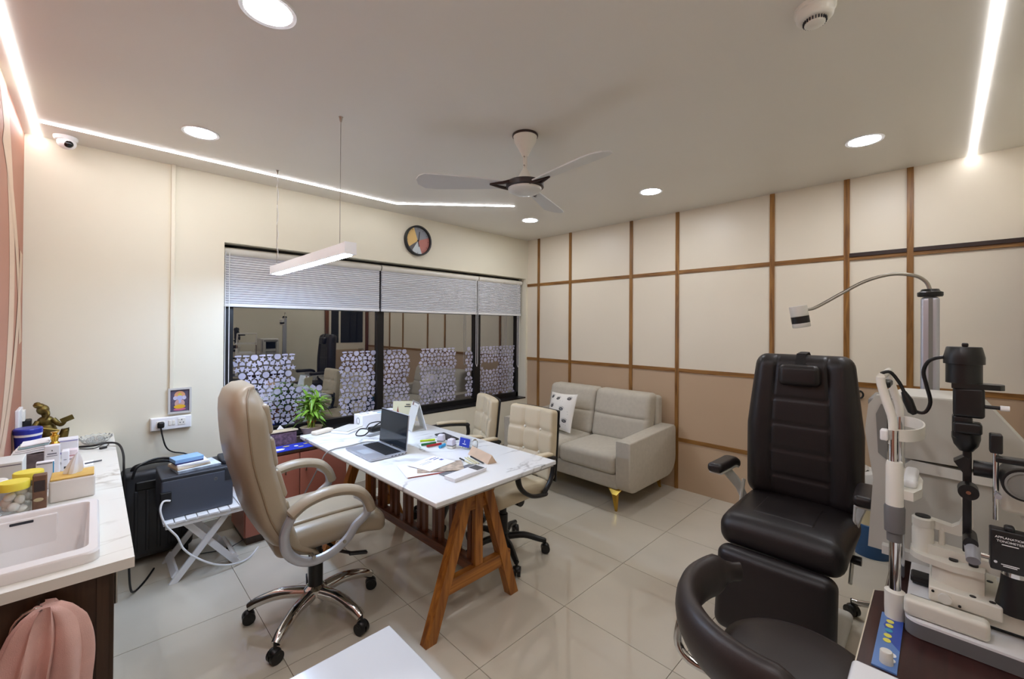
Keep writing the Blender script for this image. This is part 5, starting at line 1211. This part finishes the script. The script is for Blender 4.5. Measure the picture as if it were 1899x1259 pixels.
pen('long black pen against the triangular wooden stand', (1.545, 1.90, z_), (1.518, 1.755, z_), M_blackp, M_blackp)
ps = thing('pen_stand', 'pale wooden triangular name block with slots on the desk', 'desk block', (1.577, 1.84, DZ), 80)
MB().prism([(-.03, 0), (.03, 0), (.0, .045)], -.11, .11, T(0, 0, 0, 90, 0, 0) @ T(rz=0) if False else Matrix(((0, 0, 1, 0), (1, 0, 0, 0), (0, 1, 0, 0), (0, 0, 0, 1)))).build('block', mat('pale_wood', '#d2b597', .5, var=.08, vscale=15), ps, 15)
for x in (-.06, -.085): MB().rb((x, -.0165, .0225), (.008, .012, .020), .003, rot=(-33, 0, 0)).build('slot', M_print, ps)
# card holder, stamps, highlighters
ch = thing('card_holder', 'clear card holder with a blue card on the desk', 'card holder', (1.63, 2.06, DZ), -84)
MB().rb((0, 0, .006), (.10, .04, .012), .003).build('base', M_clear, ch); MB().box((0, .004, .038), (.098, .004, .06), rot=(-12, 0, 0)).build('back_plate', M_clear, ch)
MB().box((0, -.004, .037), (.085, .003, .052), rot=(-12, 0, 0)).build('card', mat('card_blue', '#2a3fae', .4), ch)
Mk = T(0, -.0042, .037, -12, 0, 0)
MB().box((0, -.0018, .006), (.004, .001, .016), M=Mk).build('card_symbol', M_whitep, ch); MB().box((0, -.0018, -.009), (.030, .001, .004), M=Mk).build('card_line', M_whitep, ch)
gl = thing('glass_ornament', 'small cut-glass paperweight beside the card holder', 'ornament', (1.650, 1.99, DZ))
MB().ell((0, 0, .034), (.020, .020, .034), n=10, m=6).build('glass', mat('crystal', '#f4f7f7', .03, trans=.9, ior=1.5), gl, 5); MB().lathe([(.018, 0), (.016, .012)], n=12).build('base', M_gold, gl)
def stamp(lab, x, y, rz):
    t = thing('self_inking_stamp', lab, 'stamp', (x, y, DZ), rz, 'self-inking stamps')
    MB().rb((0, 0, .008), (.044, .044, .016), .004).build('foot', M_offw, t); MB().rb((0, 0, .018), (.046, .046, .004), .0015).build('grey_line', M_machdk, t)
    MB().rb((0, 0, .038), (.042, .042, .038), .006, (1, 1, 1), lambda v: Vector((v.x*(1-.1*(v.z/.019)), v.y*(1-.1*(v.z/.019)), v.z))).build('handle', mat('stamp_white', '#dedbe6', .35), t)
stamp('white self-inking stamp beside the card holder', 1.575, 2.125, 20); stamp('white self-inking stamp behind the highlighters', 1.59, 2.255, 35)
def marker(lab, a, b, m, r_=.0075):
    a, b = Vector(a), Vector(b); t = thing('highlighter', lab, 'marker', tuple((a+b)/2-Vector((0, 0, r_))), 0, 'markers on the desk')
    k = a.lerp(b, .6); MB().cyl(a, k, r_, 12).build('barrel', m, t, world=True); MB().cyl(k, b, r_*1.08, 12).build('cap', m, t, world=True)
zm = DZ+.0085
marker('yellow-green highlighter furthest left on the desk', (1.478, 2.325, zm+.012), (1.565, 2.29, zm+.012), M_lime)
marker('dark green marker under the yellow-green one', (1.462, 2.285, zm), (1.555, 2.265, zm), M_green)
marker('red marker in front of the green one', (1.468, 2.235, zm), (1.562, 2.215, zm+.002), M_red)
marker('sky blue marker next to the white stamp', (1.515, 2.165, zm), (1.57, 2.19, zm), M_cyan, .009)
bt = thing('black_tablet', 'flat black phone lying behind the stamps', 'phone', (1.70, 2.35, DZ), 84); MB().rb((0, 0, .005), (.20, .075, .009), .003).build('body', M_blackp, bt); MB().b2((-.095, -.034, .0096), (.095, .034, .0102)).build('screen', mat('screen_dark', '#1a222b', .08), bt)
# calendar, cards, carton, cables at the window end
ca = thing('desk_calendar', 'white tent calendar standing on the desk behind the laptop', 'calendar', (1.68, 2.70, DZ), 256)
for s_, m in ((-1, M_paper), (1, M_machlt)):
    MB().box((0, -.028*-s_*-1, .098), (.16, .003, .20), rot=(-16*s_*-1*-1, 0, 0)).build('panel', m, ca)
MB().box((0, 0, .001), (.15, .10, .002)).build('base_card', M_machlt, ca)
MB().tube([(-.075, 0, .194), (.075, 0, .194)], .006, 8).build('binding', M_machdk, ca)
MB().box((-.045, -.0065, .178), (.03, .0016, .022), rot=(-16, 0, 0)).build('print', mat('photo_brown', '#7d5a4b', .5), ca); MB().box((.015, -.0085, .172), (.06, .0016, .003), rot=(-16, 0, 0)).build('print', M_inkg, ca)
cd = thing('picture_card', 'cream card with a red temple tower standing behind the laptop', 'card', (1.655, 2.835, DZ), -42)
MB().box((0, .012, .092), (.165, .004, .185), rot=(-7, 0, 0)).build('card', mat('card_cream', '#d9d3ae', .6), cd); MB().box((0, .04, .06), (.05, .003, .13), rot=(22, 0, 0)).build('strut', mat('card_cream', '#d9d3ae', .6), cd)
mb = MB(); mb.prism([(-.03, -.06), (.03, -.06), (.03, -.035), (.018, -.03), (.014, .0), (.006, .02), (.0, .06), (-.006, .02), (-.014, .0), (-.018, -.03), (-.03, -.035)], 0, .001, T(-.045, .009, .09, 83, 0, 0)); mb.build('printed_tower', mat('tower_red', '#8a3f2c', .6), cd)
for x, z in ((.03, .16), (.05, .145), (.02, .145)): MB().box((x, .0175-(.185-z)*.12+.0008, z), (.03, .001, .006), rot=(-7, 0, 0)).build('print', M_print, cd)
bx = thing('device_carton', 'white device carton with coloured print at the window end of the desk', 'carton', (1.555, 3.05, DZ), 5)
MB().rb((0, 0, .045), (.32, .12, .09), .003).build('carton', M_paper, bx)
for x, y, w_, d_, m in ((-.10, .02, .06, .05, M_inkg), (-.10, .02, .045, .036, M_paper), (.02, .03, .08, .02, M_print), (.05, -.03, .05, .02, mat('print_navy', '#24375f', .5)), (.10, -.03, .03, .02, M_red), (.0, -.03, .04, .02, M_cyan)): MB().box((x, y, .0903+(.0003 if m is M_paper else 0)), (w_, d_, .0006)).build('print', m, bx)
MB().tube([(-.1605, .0+.02*math.cos(R(a)), .045+.024*math.sin(R(a))) for a in range(0, 360, 24)], .0016, 6, closed=True).build('printed_ring', M_print, bx)
ob = thing('paper_stack', 'pile of white booklets under the cable on the desk', 'booklets', (1.30, 2.985, DZ), 30)
MB().rb((0, 0, .006), (.20, .14, .012), .003).build('booklet', M_paper, ob); o_ = MB().rb((.01, .006, .0165), (.19, .13, .008), .002).build('booklet', M_machlt, ob)
ov = thing('spectacle_pouch', 'cream pouch at the far corner of the desk', 'pouch', (1.14, 3.04, DZ), 20); MB().rb((0, 0, .012), (.15, .06, .024), .011, (6, 1, 1)).build('pouch', mat('pouch_cream', '#d9cdbb', .6), ov)
ad = thing('power_adapter', 'black power adapter with looped cable before the white carton', 'adapter', (1.435, 2.84, DZ), 10)
MB().rb((.01, 0, .017), (.12, .055, .03), .008).build('brick', M_blackp, ad); MB().lathe([(.008, 0), (.008, .001)], T(.03, -.0278, .018, 90), 14).build('round_mark', M_alu, ad)
lo = bez([(-.05, 0, .02), (-.10, .03, .03), (-.15, .01, .012), (-.17, -.03, .006), (-.13, -.055, .006), (-.07, -.04, .03), (.0, -.01, .045), (.07, .02, .048), (.13, .04, .035), (.17, .0, .02), (.12, -.04, .01), (.03, -.05, .008)], 6)
MB().tube(lo, .0045, 8).build('cable', M_blackp, ad); MB().tube(bez([(-.06, .02, .03), (-.02, .04, .05), (.04, .03, .055), (.09, .0, .045), (.12, .03, .03), (.17, .05, .025)], 6), .004, 8).build('cable', M_blackp, ad)
sl2 = MB(); sl2.rb((1.42, 2.755, DZ+.002), (.20, .05, .003), .001, rot=(0, 0, 14)); one(sl2, 'ruler', mat('ruler_grey', '#77797a', .4), 'grey ruler lying before the power adapter', 'ruler', (1.45, 2.80, DZ))
